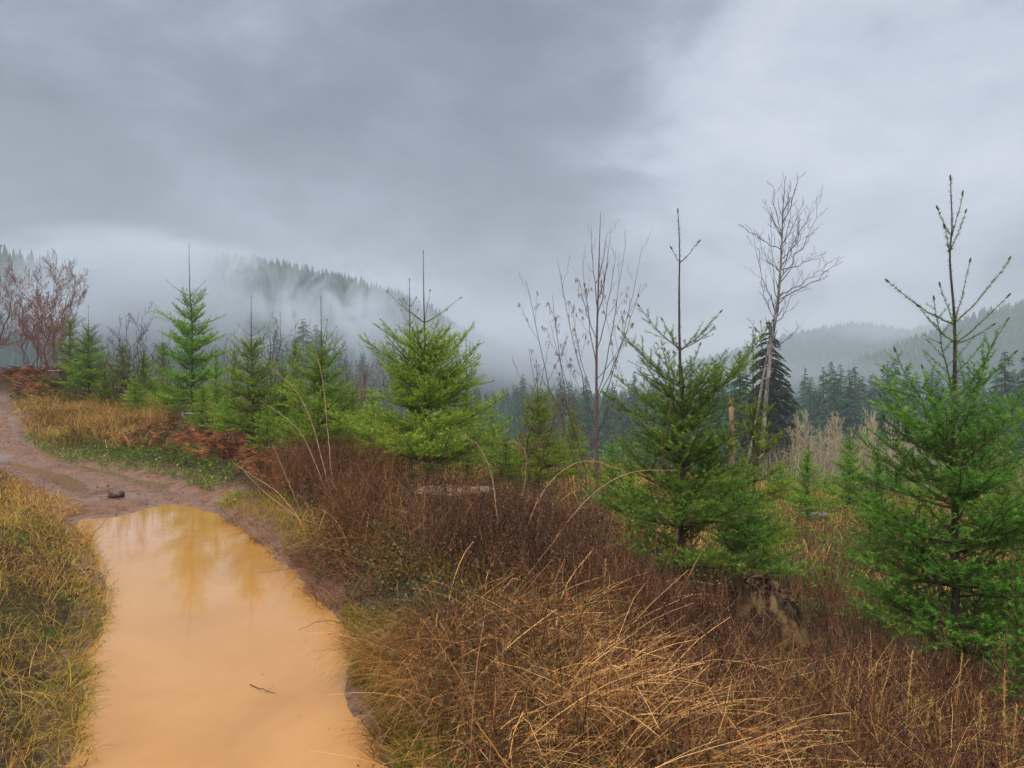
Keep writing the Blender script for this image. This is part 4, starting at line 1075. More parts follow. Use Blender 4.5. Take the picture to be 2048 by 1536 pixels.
# long bent straw on the near right
rs = np.random.RandomState(104)
Z = wpoly([(860,1290),(960,1250),(1080,1260),(1200,1330),(1330,1400),(1420,1600),(1000,1650),(860,1600),(820,1450),(790,1330)])
g = Geo(); g2_ = Geo(); g3_ = Geo(); g4_ = Geo()
for c in range(56):
    P = scatter(Z, 60, rs, pud=.1, pth=.02, thin=False)
    if not len(P): continue
    c0 = P[rs.randint(len(P))]; n = rs.randint(35, 85)
    XY = c0[:2] + rs.normal(0, .06, (n, 2)); z = H(XY[:, 0], XY[:, 1]); B_ = np.column_stack([XY, z])
    az = rs.normal(-.75 if c % 4 else 3.9, .45, n); az = np.where(rs.rand(n) < .2, az + rs.normal(0, 1.2, n), az)
    blades(g, B_, az, U(rs, .25, .75, n), U(rs, .55, 1.45, n), U(rs, .2, 1.2, n), .0028 + .0062 * rs.rand(n) ** 2, rs, 6, np.clip(rs.normal(.82 if c % 4 else .4, .26, n), 0, 1), .4)
P = scatter(Z, 5000, rs, pud=.05, pth=.0)
blades(g, P, rs.normal(-.8, .8, len(P)), U(rs, .2, .6, len(P)), U(rs, .7, 1.5, len(P)), U(rs, .0, .6, len(P)), U(rs, .003, .0055, len(P)), rs, 5)
P = scatter(Z, 1400, rs, pud=.05, pth=.0, thin=False); weeds(g2_, g3_, P, rs, .15, .5, 3, .011, .0035, .5)
ga = Geo(); P = scatter(Z, 16000, rs, pud=.02, pth=-.2, thin=False, clump=(.5, -.22)); blades(ga, P, rs.rand(len(P)) * 6.283, U(rs, .05, .2, len(P)), U(rs, .3, 1.3, len(P)), U(rs, .3, 1.6, len(P)), U(rs, .0025, .0045, len(P)), rs, 4, rs.rand(len(P)) * .7)
stuff(ga, 'green_grass', M['grass'], 'green grass tufts growing through the tan straw', 'grass')
P = scatter(Z, 12000, rs, pud=.02, pth=-.2, thin=False); P[:, 2] += rs.rand(len(P)) * .12; leaflets(g4_, P, U(rs, .012, .04, len(P)), rs, None, .3)
Z = wpoly([(760,1330),(860,1330),(950,1420),(930,1500),(830,1470)])
P = scatter(Z, 4000, rs, pud=.02, pth=-.2)
blades(g, P, rs.normal(3.9, .5, len(P)), U(rs, .25, .6, len(P)), U(rs, .3, .9, len(P)), U(rs, .6, 1.8, len(P)), U(rs, .002, .0036, len(P)), rs, 5, rs.rand(len(P)) * .6 + .1)
stuff(g, 'straw_grass', M['straw'], 'long bent tan straw lying across the near right bank', 'dry grass')
g = Geo()
Z = wpoly([(1300,1330),(1500,1380),(1800,1440),(2100,1440),(2150,1650),(1300,1650)])
P = scatter(Z, 7000, rs, thin=False); blades(g, P, rs.rand(len(P)) * 6.283, U(rs, .2, .6, len(P)), U(rs, .4, 1.5, len(P)), U(rs, .1, 1.2, len(P)), U(rs, .0018, .003, len(P)), rs, 5)
stuff(g, 'fallen_straw', M['straw'], 'thin fallen straw under the weeds at the lower right', 'dry grass')

# weeds with seed heads
for g_, n_, m_, l_ in ((g2_, 'weed_stems', 'dkstem', 'dark weed stems growing up through the tan straw'), (g3_, 'weed_seed_heads', 'seed', 'dark seed heads among the tan straw'), (g4_, 'bramble_leaves', 'greylitter', 'grey green leaves under the tan straw')): stuff(g_, n_, M[m_], l_)
rs = np.random.RandomState(105)
g = Geo(); gs = Geo()
Zs = [([(700,1080),(800,1040),(1000,1045),(1180,1070),(1230,1150),(1250,1230),(1080,1230),(900,1180),(760,1170)], 1500, .2, .5, 6, .014),
      ([(530,950),(650,930),(800,960),(800,1040),(700,1090),(600,1060)], 4000, .3, .75, 3, .012),
      ([(1190,1230),(1500,1260),(1800,1370),(2100,1390),(2150,1650),(1420,1650),(1300,1400)], 1500, .15, .5, 3, .010),
      ([(1250,1180),(1450,1200),(1450,1320),(1250,1320)], 1100, .15, .4, 5, .012),
      ([(1640,1220),(1800,1220),(1850,1340),(1640,1340)], 700, .15, .4, 3, .010)]
for pix, n, h0, h1_, sd_, sz in Zs:
    P = scatter(wpoly(pix), n, rs, thin=False, feather=.3, pud=.25, pth=.3); weeds(g, gs, P, rs, h0, h1_, sd_, sz)
gd = Geo(); gsd_ = Geo()
P = scatter(wpoly([(800,1090),(880,1030),(1000,1035),(1180,1070),(1260,1150),(1270,1260),(1100,1240),(940,1200),(820,1150)]), 2200, rs, thin=False, feather=.2, pud=.3, pth=.3)
weeds(gd, gsd_, P, rs, .2, .6, 6, .014, .0045, .45)
P = scatter(wpoly([(1250,1200),(1420,1230),(1500,1330),(1400,1400),(1250,1330)]), 1500, rs, thin=False, feather=.2); weeds(gd, gsd_, P, rs, .12, .35, 5, .014, .004, .4)
ZL = wpoly([(1150,1230),(1500,1250),(1800,1370),(2100,1390),(2150,1650),(1380,1650),(1250,1400)])
P = scatter(ZL, 3600, rs, thin=False, feather=.3); weeds(gd, gsd_, P, rs, .12, .45, 3, .012, .004, .3)
gl = Geo(); P = scatter(ZL, 30000, rs, thin=False, feather=.3); P[:, 2] += rs.rand(len(P)) ** 2 * .2
leaflets(gl, P, U(rs, .012, .04, len(P)), rs, np.clip(rs.rand(len(P)) * .75 + fbm(P[:, 0], P[:, 1], .6, 3) * .6 + .12, 0, 1), .35, .7)
stuff(gl, 'bramble_leaves', M['litter'], 'dark red and brown bramble leaves under the weeds at the lower right', 'leaves')
gm = Geo(); ZM = wpoly([(520,960),(700,960),(860,1010),(1180,1040),(1290,1200),(1450,1330),(1250,1330),(1000,1230),(760,1180),(640,1090)])
P = scatter(ZM, 26000, rs, thin=False, feather=.3, pud=.1, pth=0, clump=(.7, -.12)); blades(gm, P, rs.rand(len(P)) * 6.283, U(rs, .08, .35, len(P)), U(rs, .2, 1.1, len(P)), U(rs, .2, 1.5, len(P)), U(rs, .003, .006, len(P)), rs, 4, rs.rand(len(P)) * .9)
stuff(gm, 'green_grass', M['grass'], 'green and yellow grass showing through the brown brush', 'grass')
gm = Geo(); P = scatter(ZM, 2600, rs, thin=False, feather=.3, pud=.1, pth=0, clump=(1.1, .0)); blades(gm, P, rs.rand(len(P)) * 6.283, U(rs, .3, .8, len(P)), U(rs, .2, 1.2, len(P)), U(rs, .4, 1.8, len(P)), U(rs, .003, .0055, len(P)), rs, 6)
stuff(gm, 'straw_grass', M['straw'], 'loose tan grass stems bending through the brown brush', 'dry grass')
gm = Geo(); P = scatter(ZM, 16000, rs, thin=False, feather=.3, pud=.1, pth=0); P[:, 2] += rs.rand(len(P)) ** 1.5 * .35; leaflets(gm, P, U(rs, .015, .045, len(P)), rs, np.clip(rs.rand(len(P)) * .8 + fbm(P[:, 0], P[:, 1], .7, 3) * .6 + .15, 0, 1), .3)
stuff(gm, 'bramble_leaves', M['litter'], 'brown and red leaves caught in the brown brush', 'leaves')
stuff(gd, 'dark_brush', M['dkstem'], 'dark purple brown brush in front of the flat stump', 'brush')
stuff(gsd_, 'dark_brush_buds', M['dkseed'], 'wet dark buds and pale drops on the brush by the flat stump', 'brush')
stuff(g, 'weed_stems', M['brown'], 'dense upright dead weed stems in front of the firs', 'weeds')
stuff(gs, 'weed_seed_heads', M['seed'], 'dark seed heads and wet buds of the dead weeds', 'weeds')
g = Geo()
P = scatter(wpoly([(600,1120),(680,1060),(830,1090),(860,1160),(760,1220),(680,1220)]), 3500, rs, thin=False, pud=.04, pth=-.2)
blades(g, P, rs.normal(3.6, .7, len(P)), U(rs, .25, .6, len(P)), U(rs, .3, 1.0, len(P)), U(rs, .6, 2.0, len(P)), U(rs, .002, .0035, len(P)), rs, 5, rs.rand(len(P)))
stuff(g, 'matted_stems', M['brown'], 'matted brown stems drooping onto the muddy puddle edge')

# golden grass and green weeds on the inner bend, bracken
rs = np.random.RandomState(106)
g = Geo(); P = scatter(wpoly([(45,850),(70,805),(200,790),(330,810),(320,860),(240,890),(120,900)]), 15000, rs, thin=False, pth=.05, feather=.5)
blades(g, P, rs.rand(len(P)) * 6.283, U(rs, .15, .5, len(P)) * (1 + fbm(P[:, 0], P[:, 1], 1.2, 3)), U(rs, .1, .9, len(P)), U(rs, .3, 1.8, len(P)), U(rs, .006, .013, len(P)), rs, 4, np.clip(.5 + fbm(P[:, 0], P[:, 1], .9, 3) * .8 + rs.normal(0, .22, len(P)), 0, 1))
stuff(g, 'golden_grass', M['golden'], 'golden dry grass on the inside of the track bend', 'dry grass')
g = Geo(); P = scatter(wpoly([(50,870),(200,880),(420,900),(480,940),(470,1000),(330,960),(200,945),(60,920)]), 18000, rs, thin=False, pth=-.15, feather=.4)
blades(g, P, rs.rand(len(P)) * 6.283, U(rs, .08, .22, len(P)), U(rs, .1, 1.0, len(P)), U(rs, .3, 1.4, len(P)), U(rs, .005, .010, len(P)), rs, 3, rs.rand(len(P)))
leaflets(g, P[::2] + np.array([0, 0, .06]), U(rs, .03, .08, len(P[::2])), rs, rs.rand(len(P[::2])), .4)
P = scatter(wpoly([(60,760),(180,760),(300,800),(330,830),(150,790),(60,800)]), 5000, rs, thin=False, pth=.3, feather=.6)
leaflets(g, P + np.array([0, 0, .15]), U(rs, .05, .12, len(P)), rs, rs.rand(len(P)) * .8, .4)
stuff(g, 'bend_weeds', M['forb'], 'green and yellow weeds creeping over the bank beside the mud', 'weeds')
# bracken fronds
def fronds(g, P, rs, L0, L1, npin=16, wd=.16, lean0=.5, lean1=1.1, sub=True):
    for p in P:
        az = rs.rand() * 6.283; L = rs.uniform(L0, L1); th = rs.uniform(lean0, lean1) * .6; q = p.copy(); pts = [q.copy()]
        for k in range(npin):
            d = np.array([math.cos(az) * math.sin(th), math.sin(az) * math.sin(th), math.cos(th)]); q = q + d * L / npin; th += .09 + rs.normal(0, .02); pts.append(q.copy())
        pts = np.array(pts); prisms(g, pts[:-1], pts[1:], np.full(npin, .0025), np.full(npin, .002), 3, .2)
        s = np.array([-math.sin(az), math.cos(az), 0]); f = np.linspace(0, 1, npin + 1)[2:]
        w = L * wd * np.sin(np.clip(f * 1.05, 0, 1) * np.pi) ** .7 * (1.15 - f) * 1.6; pp = pts[2:]; dn = (pts[2:] - pts[1:-1]) * 1.0
        for sg in (-1, 1):
            tip = pp + s * (sg * w)[:, None] + dn * .8 + np.array([0, 0, -1]) * (w * .3)[:, None] + rs.normal(0, .004, pp.shape)
            a_ = pp - dn * .35; b_ = pp + dn * .35; mid = (pp + tip) / 2 + dn * .45
            V = np.stack([a_, b_, tip], 1).reshape(-1, 3); g.add(V, tris=np.arange(len(V)).reshape(-1, 3), a=np.repeat(np.clip(rs.normal(.5, .25, len(pp)), 0, 1), 3))
g = Geo(); P = scatter(wpoly([(250,880),(330,850),(430,880),(560,920),(600,960),(540,985),(440,950),(300,905)]), 420, rs, thin=False, pth=.2, feather=.4)
fronds(g, P, rs, .35, .75); P = scatter(wpoly([(0,760),(110,745),(130,770),(60,800),(0,790)]), 260, rs, thin=False, pth=.5, feather=.8); fronds(g, P, rs, .5, .9)
stuff(g, 'dead_bracken', M['rust'], 'rust brown dead bracken heaped along the bank', 'bracken')

# grass and stems leaning over the water's edge
rs = np.random.RandomState(120); ga = Geo(); gb_ = Geo(); n = 9000
i = rs.randint(0, 24, n); f = rs.rand(n)[:, None]; E = PUD[i] * (1 - f) + PUD[(i + 1) % len(PUD)] * f; E = E + rs.normal(0, .10, (n, 2)); z, s_, d_ = H(E[:, 0], E[:, 1], True)
left = i < 7; k = (s_ > -.07) & (s_ < .22) & ((E[:, 1] < 8.6) | ~left) & (fbm(E[:, 0], E[:, 1], .35, 2) > np.where(left, -.25, .02)); k &= ~((i >= 7) & (i <= 13))
P = np.stack([E[:, 0], E[:, 1], np.maximum(z, 0)], 1)
a = P[k & left]; blades(ga, a, rs.normal(0, 1.2, len(a)), U(rs, .05, .16, len(a)), U(rs, .4, 1.4, len(a)), U(rs, .2, 1.2, len(a)), U(rs, .003, .0055, len(a)), rs, 4, rs.rand(len(a)))
a = P[k & ~left]; blades(gb_, a, rs.normal(3.1, 1.2, len(a)), U(rs, .06, .28, len(a)), U(rs, .4, 1.4, len(a)), U(rs, .2, 1.2, len(a)), U(rs, .0025, .005, len(a)), rs, 4, rs.rand(len(a)))
stuff(ga, 'edge_grass', M['grass'], 'grass leaning over the left water edge', 'grass'); stuff(gb_, 'edge_stems', M['brown'], 'brown stems leaning over the right water edge', 'grass')
# bits floating on the water
g = Geo(); n = 260; X = rs.uniform(-5, -.5, n); Y_ = rs.uniform(2.6, 10, n); k = H(X, Y_, True)[1] < -.06; k &= rs.rand(n) < np.clip(.25 + fbm(X, Y_, 1.1, 2), 0, 1)
P = np.stack([X[k], Y_[k], np.full(k.sum(), .003)], 1); leaflets(g, P, U(rs, .006, .022, len(P)), rs, rs.rand(len(P)) * .6, .95, .5)
stuff(g, 'floating_bits', M['litter'], 'small leaf bits floating on the orange water', 'debris')
# pale brush under the bare shrubs
g = Geo(); n = 9000; X = rs.uniform(10, 42, n); Y_ = rs.uniform(34, 66, n); k = (X / Y_ > .33) & (X / Y_ < .72); X, Y_ = X[k], Y_[k]
P = np.stack([X, Y_, H(X, Y_)], 1); blades(g, P, rs.rand(len(P)) * 6.283, U(rs, 1.0, 2.6, len(P)), np.abs(rs.normal(0, .3, len(P))), rs.normal(0, .6, len(P)), U(rs, .012, .03, len(P)), rs, 4)
stuff(g, 'pale_brush', M['paletwig'], 'pale grey tan brush filling the hollow under the bare shrubs', 'brush')
# dead leaves and mud-splashed patches on the left bank
g = Geo(); P = scatter(LB, 16000, rs, pud=.03, pth=-.3, clump=(.6, -.05)); P[:, 2] += rs.rand(len(P)) * .10; leaflets(g, P, U(rs, .015, .05, len(P)), rs, None, .35)
stuff(g, 'dead_leaves', M['litter'], 'dead leaves scattered in the left bank grass', 'leaves')
# ------------------------------------------------------------------ single plants
def cane(label, pts, Y, r0, mat='cane', group='dry arching bramble canes', depth=0.0, name='bramble_cane', seed=1, twigs=0, cat='bramble cane'):
    rs = np.random.RandomState(seed + 900); n = len(pts)
    W_ = [PW(px, py, Y + depth * i / max(1, n - 1)) for i, (px, py) in enumerate(pts)]
    b = W_[0].copy(); b[2] = min(b[2], h1(b[0], b[1]) ); W_[0] = b
    sp = spline(np.array(W_), 34) - b; sp[1:-1] += rs.normal(0, .0015, sp[1:-1].shape) * Y / 6
    g = Geo(); tube(g, sp, np.linspace(r0, r0 * .35, 34), 6, .5)
    # thorns / bud scars
    k = rs.randint(1, 33, 40); p = sp[k] + rs.normal(0, .001, (40, 3)); dd = rs.normal(0, 1, (40, 3)); dd = norm(dd) * r0 * 2.6
    prisms(g, p, p + dd, np.full(40, r0 * .5), np.full(40, .0003), 3, .6)
    o_ = obj(name, g.mesh(name, M[mat], False), loc=tuple(b)); tag(o_, label, cat, group)
    return sp, b
cane('pink arching cane with its tip curled left before the spreading fir', [(1003,1150),(992,1010),(980,940),(955,890),(924,872)], 6.4, .0065, seed=1)
cane('tall arching cane bending right over the dark weeds, the upper one', [(1028,1185),(1060,1040),(1105,960),(1170,922),(1245,940)], 6.0, .0055, seed=2)
cane('lower arching cane running right to the tall dense fir', [(1068,1190),(1110,1080),(1190,985),(1265,945),(1352,940)], 6.0, .0055, seed=3)
cane('pale cane rising almost upright left of the bushy fir top', [(668,975),(655,860),(645,760),(618,648)], 9.4, .008, seed=4)
cane('pale cane arching left from the foot of the bushy fir', [(664,970),(625,850),(590,780),(542,735)], 9.3, .007, seed=5)
cane('low thin cane arching left below the upright fir', [(660,965),(610,880),(570,835),(520,800)], 9.2, .006, seed=6)
cane('pinkish fallen cane pointing down the bank to the puddle end', [(615,1060),(560,990),(510,955),(465,925)], 8.3, .006, seed=7)
cane('second fallen cane under the pinkish one on the bank', [(650,1055),(590,1030),(530,985),(490,945)], 8.0, .006, seed=8)
cane('short leaning cane above the fallen canes', [(605,1005),(575,960),(545,890)], 8.8, .006, seed=9)
cane('short cane hooked at the top right of the spreading fir', [(1040,1000),(1052,930),(1045,895),(1020,880)], 8.5, .006, seed=10)
cane('thick red cane crossing the lower right corner', [(1740,1530),(1820,1482),(1900,1462),(1980,1462),(2080,1472)], 3.5, .006, 'canered', seed=11)
cane('thin red cane leaning in front of the big fir base', [(1640,1400),(1720,1340),(1830,1310)], 4.8, .003, 'canered', seed=12)
cane('thin cane bent left over the tan straw', [(1160,1280),(1240,1150),(1250,1130)], 5.2, .003, seed=13)
for i, (a, b_) in enumerate([((435,905),(420,820)),((470,930),(462,850)),((360,850),(352,770)),((700,980),(735,870)),((560,930),(545,840)),((770,1010),(778,900)),((840,1010),(835,930))]):
    cane('thin dry reddish stalk standing in the bank brush below the firs', [a, ((a[0] + b_[0]) / 2 + 3, (a[1] + b_[1]) / 2), b_], 10.5 if i > 2 else 14, .005, 'stalk', 'thin dry stalks in the bank brush', 0, 'dry_stalk', 20 + i, cat='stalk')
def pod_stalk(label, pts, Y, r0, seed, group='dark seed pod stalks'):
    rs = np.random.RandomState(seed); W_ = np.array([PW(px, py, Y) for px, py in pts]); b = W_[0].copy(); b[2] = min(b[2], h1(b[0], b[1]))
    W_[0] = b; sp = spline(W_, 40) - b; root = empty('seed_stalk', tuple(b), label, 'dried stalk', group)
    g = Geo(); tube(g, sp, np.linspace(r0, r0 * .4, 40), 6, .4); obj('stem', g.mesh('stem', M['stalk'], True), root)
    g = Geo(); n = 90; f = rs.uniform(10, 39, n); i = f.astype(int); i = np.minimum(i, 38); p = sp[i] + (sp[i + 1] - sp[i]) * (f - i)[:, None]
    d = norm(np.column_stack([rs.normal(0, 1, n), rs.normal(0, 1, n), np.full(n, .7)])); l = U(rs, .012, .022, n)[:, None]
    prisms(g, p, p + d * l * .5, np.full(n, .002), np.full(n, .0042), 5, rs.rand(n)); prisms(g, p + d * l * .5, p + d * l, np.full(n, .0042), np.full(n, .001), 5, rs.rand(n))
    obj('seed_pods', g.mesh('seed_pods', M['seed']), root)
pod_stalk('tall dark stalk studded with seed pods before the tall dense fir', [(1302,1200),(1312,1080),(1322,930),(1340,818)], 5.9, .006, 1)
pod_stalk('dark seed pod stalk at the right edge before the big fir', [(2008,1420),(2015,1260),(2022,1180),(2032,1092)], 4.3, .005, 2)
pod_stalk('shorter seed pod stalk at the foot of the big fir', [(1876,1400),(1880,1290),(1886,1212)], 4.6, .004, 3)
pod_stalk('black upright weed stalk in the dark brush below the spreading fir', [(886,1110),(890,1040),(890,960)], 7.0, .006, 4)
GS = 'golden dry spikes at the lower right'
gold = [(1200,1340,1212,1120,4.6,'golden spike standing alone in the middle of the straw'),(1392,1320,1400,1222,5.0,'short golden spike right of the lone middle one'),(1590,1440,1632,1345,3.9,None),(1380,1420,1398,1310,4.2,None),(1716,1560,1752,1330,3.6,None),(1660,1560,1668,1320,3.7,None),(1690,1540,1706,1322,3.8,None),
        (1800,1560,1825,1300,3.7,None),(1850,1560,1862,1395,3.5,None),(1905,1560,1925,1308,3.6,None),(1955,1560,1962,1390,3.5,None),(1985,1570,2010,1340,3.4,None),(2030,1570,2034,1410,3.4,None),(2010,1560,2008,1430,3.3,None),(1745,1560,1765,1400,3.4,None),(1560,1540,1592,1430,3.4,None),(1890,1560,1880,1420,3.3,None)]
for i, (bx, by, tx, ty, Y, lab) in enumerate(gold):
    rs = np.random.RandomState(700 + i); p0 = PW(bx, by, Y); p0[2] = min(p0[2], h1(p0[0], Y)); p1 = PW(tx, ty, Y); g = Geo()
    sp = spline([p0, (p0 + p1) / 2 + rs.normal(0, .012, 3), p1], 16) - p0; tube(g, sp, np.linspace(.0024, .0012, 16), 5, .5)
    f = 9 + 6 * rs.rand(60); k = np.minimum(f.astype(int), 14); q = sp[k] + (sp[k + 1] - sp[k]) * (f - k)[:, None]; d = norm(rs.normal(0, .45, (60, 3)) + np.array([0, 0, 1])) * .016
    prisms(g, q, q + d, np.full(60, .0019), np.full(60, .0005), 3, rs.rand(60))
    o_ = obj('golden_spike', g.mesh('golden_spike', M['gold']), loc=tuple(p0)); tag(o_, lab or 'golden dry spike among the weeds at the lower right', 'dry stalk', GS)
# sword fern
b = ground(1822, 1440); root = None; g = Geo(); rs = np.random.RandomState(55)
fronds(g, np.repeat(np.zeros((1, 3)), 13, 0), rs, .28, .42, 24, .10, .3, 1.0)
o_ = obj('sword_fern', g.mesh('sword_fern', M['fern']), loc=tuple(b)); tag(o_, 'small green fern in the weeds below the big fir', 'fern')

# ------------------------------------------------------------------ stumps, log, stone, sticks
M['cut'] = bark('cut_wood', (.07, .04, .025), (.34, .23, .14), 9, .55, (.12, .065, .035), (1, 1, 1))
M['cutgrey'] = bark('weathered_cut_wood', (.08, .075, .07), (.28, .27, .26), 9, .5, (.13, .11, .09), (1, 1, 1))
M['stumpbark'] = bark('stump_bark', (.02, .014, .011), (.10, .065, .045), 12, .8)
def stump(label, px, py_top, Y, wpx, smax, seed, cut='cut'):
    rs = np.random.RandomState(seed); x = (px - 1024) / F * Y; zt = CZ + (768 - py_top) / F * Y; r = wpx / F * Y * .5
    zb = max(min(h1(x, Y), zt - .12) - .06, zt - smax); root = empty('tree_stump', (x, Y, zb), label, 'tree stump', 'cut tree stumps'); k = 40; hgt = zt - zb
    th = np.linspace(0, 2 * np.pi, k, endpoint=False); lob = 1 + .06 * np.sin(th * 3 + seed) + .04 * np.sin(th * 7 + 1) + rs.normal(0, .02, k)
    V = []; lv = [(0, 1.22), (.3, 1.08), (.7, 1.0), (1.0, .99)]
    for f, s in lv:
        V.append(np.stack([np.cos(th) * r * lob * s, np.sin(th) * r * lob * s, np.full(k, hgt * f)], 1) + rs.normal(0, .008, (k, 3)))
    i = np.arange(k); j = (i + 1) % k; Q = np.concatenate([np.stack([i, j, j + k, i + k], 1) + q * k for q in range(3)])
    g = Geo(); g.add(np.concatenate(V), quads=Q); obj('bark', g.mesh('bark', M['stumpbark'], False), root)
    g = Geo(); top = V[3] * np.array([.965, .965, 1]) + np.array([0, 0, .004]); mid = V[3] * np.array([.5, .5, 1]) + rs.normal(0, .008, (k, 3)) + np.array([0, 0, .01])
    VV = np.concatenate([top, mid, [[0, 0, hgt + .012]]]); T = np.stack([i + k, j + k, np.full(k, 2 * k)], 1)
    g.add(VV, tris=T, quads=np.stack([i, j, j + k, i + k], 1)); obj('cut_face', g.mesh('cut_face', M[cut], False), root)
    return root
stump('wide flat cut stump with a brown top in front of the spreading fir', 905, 980, 9.0, 165, .4, 1)
stump('grey topped cut stump below the tallest fir', 395, 827, 18.6, 60, .4, 2, 'cutgrey')
stump('small dark stump behind the golden grass', 221, 775, 22.5, 44, .3, 3, 'cutgrey')
stump('small reddish stump at the far end by the red twig shrub', 112, 742, 24.5, 30, .24, 4)
# rotten leaning stump
b = at(1535, 6.1); root = empty('rotten_stump', tuple(b), 'dark rotten broken stump with a pale split side below the firs', 'tree stump'); rs = np.random.RandomState(66)
k = 90; th = np.linspace(0, 2 * np.pi, k, endpoint=False); i = np.arange(k); j = (i + 1) % k; V = []; hh = CZ + (768 - 1160) / F * 6.1 - b[2]
ridge = hh * (.84 + .16 * np.cos(th - 2.9)) + rs.normal(0, .012, k) + .02 * np.abs(np.sin(th * 5))
for f, s in [(-.15, 1.15), (.1, 1.08), (.4, .98), (.7, .86), (1.0, .68)]:
    rr = (.26 + .03 * np.sin(th * 3) + .022 * np.sin(th * 8 + 1) + .02 * np.sin(th * 15 + 2)) * s
    V.append(np.stack([np.cos(th) * rr + .02 * (1 - f), np.sin(th) * rr * .9, ridge * f], 1))
V.append(V[-1] * np.array([.55, .55, 1]) + np.array([0, 0, .02]) + rs.normal(0, .02, (k, 3))); V.append(V[-1] * np.array([.2, .2, 1]) + np.array([0, 0, -.03]) + rs.normal(0, .015, (k, 3)))
Q = np.concatenate([np.stack([i, j, j + k, i + k], 1) + q * k for q in range(6)])
g = Geo(); g.add(np.concatenate(V), quads=Q)
M['rot'] = bark('rotten_wood', (.006, .004, .003), (.07, .042, .022), 22, .85, (.17, .11, .05), (1, 1, .12))
obj('wood', g.mesh('wood', M['rot'], False), root)
g = Geo(); n = 500; a = rs.rand(n) * 6.283; rr = rs.rand(n) ** .5 * .2; P = np.stack([np.cos(a) * rr, np.sin(a) * rr * .9, hh * (.84 + .16 * np.cos(a - 2.9)) * (1.0) + rs.rand(n) * .03], 1)
leaflets(g, P, U(rs, .02, .05, n), rs, None, .3); P2 = P[:120]; blades(g, P2, rs.rand(120) * 6.283, U(rs, .05, .18, 120), U(rs, .2, 1.4, 120), U(rs, .3, 1.4, 120), U(rs, .002, .004, 120), rs, 4)
obj('debris', g.mesh('debris', M['litter']), root)
# log
p = at(1600, 15.6, .12); q = at(1652, 15.8, .16); g = Geo(); tube(g, spline([p - p, (q - p) * .5 + np.array([0, 0, .01]), q - p], 10), np.linspace(.05, .065, 10), 10, .5, True, .06, rs)
q2 = (q - p) * .3; tube(g, [q2, q2 + np.array([-.05, -.15, .06])], [.02, .008], 5)
o_ = obj('fallen_log', g.mesh('fallen_log', M['cutgrey'], False), loc=tuple(p)); tag(o_, 'short dark fallen log lying in the clearing beyond the firs', 'log')
# stone in the mud
bm = bmesh.new(); bmesh.ops.create_icosphere(bm, subdivisions=4, radius=1); rs = np.random.RandomState(3)
for v in bm.verts:
    n_ = float(vnoise(v.co.x * 3 + 5, v.co.y * 3 + v.co.z * 2, 1.6)); v.co *= 1 + .28 * n_
    v.co.x *= .105; v.co.y *= .085; v.co.z = max(v.co.z, -.6) * .072
me = bpy.data.meshes.new('stone'); bm.to_mesh(me); bm.free()
for p_ in me.polygons: p_.use_smooth = True
M['stone'] = bark('wet_stone', (.05, .03, .022), (.16, .10, .07), 9, .35, None, (1, 1, 1)); me.materials.append(M['stone'])
b = ground(232, 994); o_ = obj('stone', me, loc=(b[0], b[1], b[2] + .035)); tag(o_, 'round brown stone sitting in the mud before the puddle', 'stone')
# small pebbles and clods on the mud
rs = np.random.RandomState(12); g = Geo(); n = 1500
X = rs.uniform(-16, -.5, n * 6); Yy = rs.uniform(2.4, 24, n * 6); z, s_, d_ = H(X, Yy, True); k = (s_ > .01) & (d_ < .25); X, Yy, z = X[k][:n], Yy[k][:n], z[k][:n]
P = np.stack([X, Yy, z], 1); sz = U(rs, .004, .016, len(P)) * np.where(rs.rand(len(P)) < .06, 1.8, 1)
prisms(g, P - np.array([0, 0, .003]), P + np.stack([rs.normal(0, .3, len(P)) * sz, rs.normal(0, .3, len(P)) * sz, sz * .55], 1), sz, sz * .45, 6, rs.rand(len(P)))
tag(obj('mud_clods', g.mesh('mud_clods', M['stone'], True)), 'small wet clods and pebbles strewn on the muddy track', 'pebbles', kind='stuff')
def stick(label, pts, r, mat='darkbark', seed=0, tw=True):
    rs = np.random.RandomState(seed + 40); P = [np.array(p, float) for p in pts]; b = P[0]; sp = spline(P, 14) - b; g = Geo(); sp[1:-1] += rs.normal(0, .003, sp[1:-1].shape)
    tube(g, sp, np.linspace(r, r * .4, 14), 5)
    if tw:
        p = sp[8]; prisms(g, [p], [p + np.array([.04, .03, .02])], [r * .5], [r * .2], 4)
    o_ = obj('stick', g.mesh('stick', M[mat]), loc=tuple(b)); tag(o_, label, 'stick')
def onw(px, py, z=.004): x, y = gp(px, py, z); return (x, y, z)
stick('thin dark stick floating on the puddle', [onw(500, 1369), onw(528, 1379, .01), onw(552, 1387)], .0028, seed=1)
a_ = onw(172, 1090, .0); stick('leaning twig poking from the left end of the puddle', [a_, (a_[0] + .1, a_[1], .14), (a_[0] + .22, a_[1] + .05, .30)], .004, seed=2)
a_ = onw(150, 1082, .0); stick('short reddish twig at the grassy corner of the puddle', [a_, (a_[0] + .04, a_[1], .12), (a_[0] + .1, a_[1], .22)], .003, 'redtwig', seed=3)
a_ = onw(640, 1140, .02); stick('forked twig reaching over the water from the right bank', [a_, (a_[0] - .22, a_[1] - .05, .05), (a_[0] - .5, a_[1] - .1, .02)], .003, seed=4)
a_ = onw(690, 1245, .03); stick('dark twig touching the water at the bend of the right bank', [a_, (a_[0] - .15, a_[1] - .06, .06), (a_[0] - .3, a_[1] - .1, .01)], .003, seed=5)
a_ = onw(200, 1225, .03); stick('small twig crossing the left water edge', [a_, (a_[0] + .06, a_[1], .05), (a_[0] + .12, a_[1] - .02, .0)], .002, seed=6)
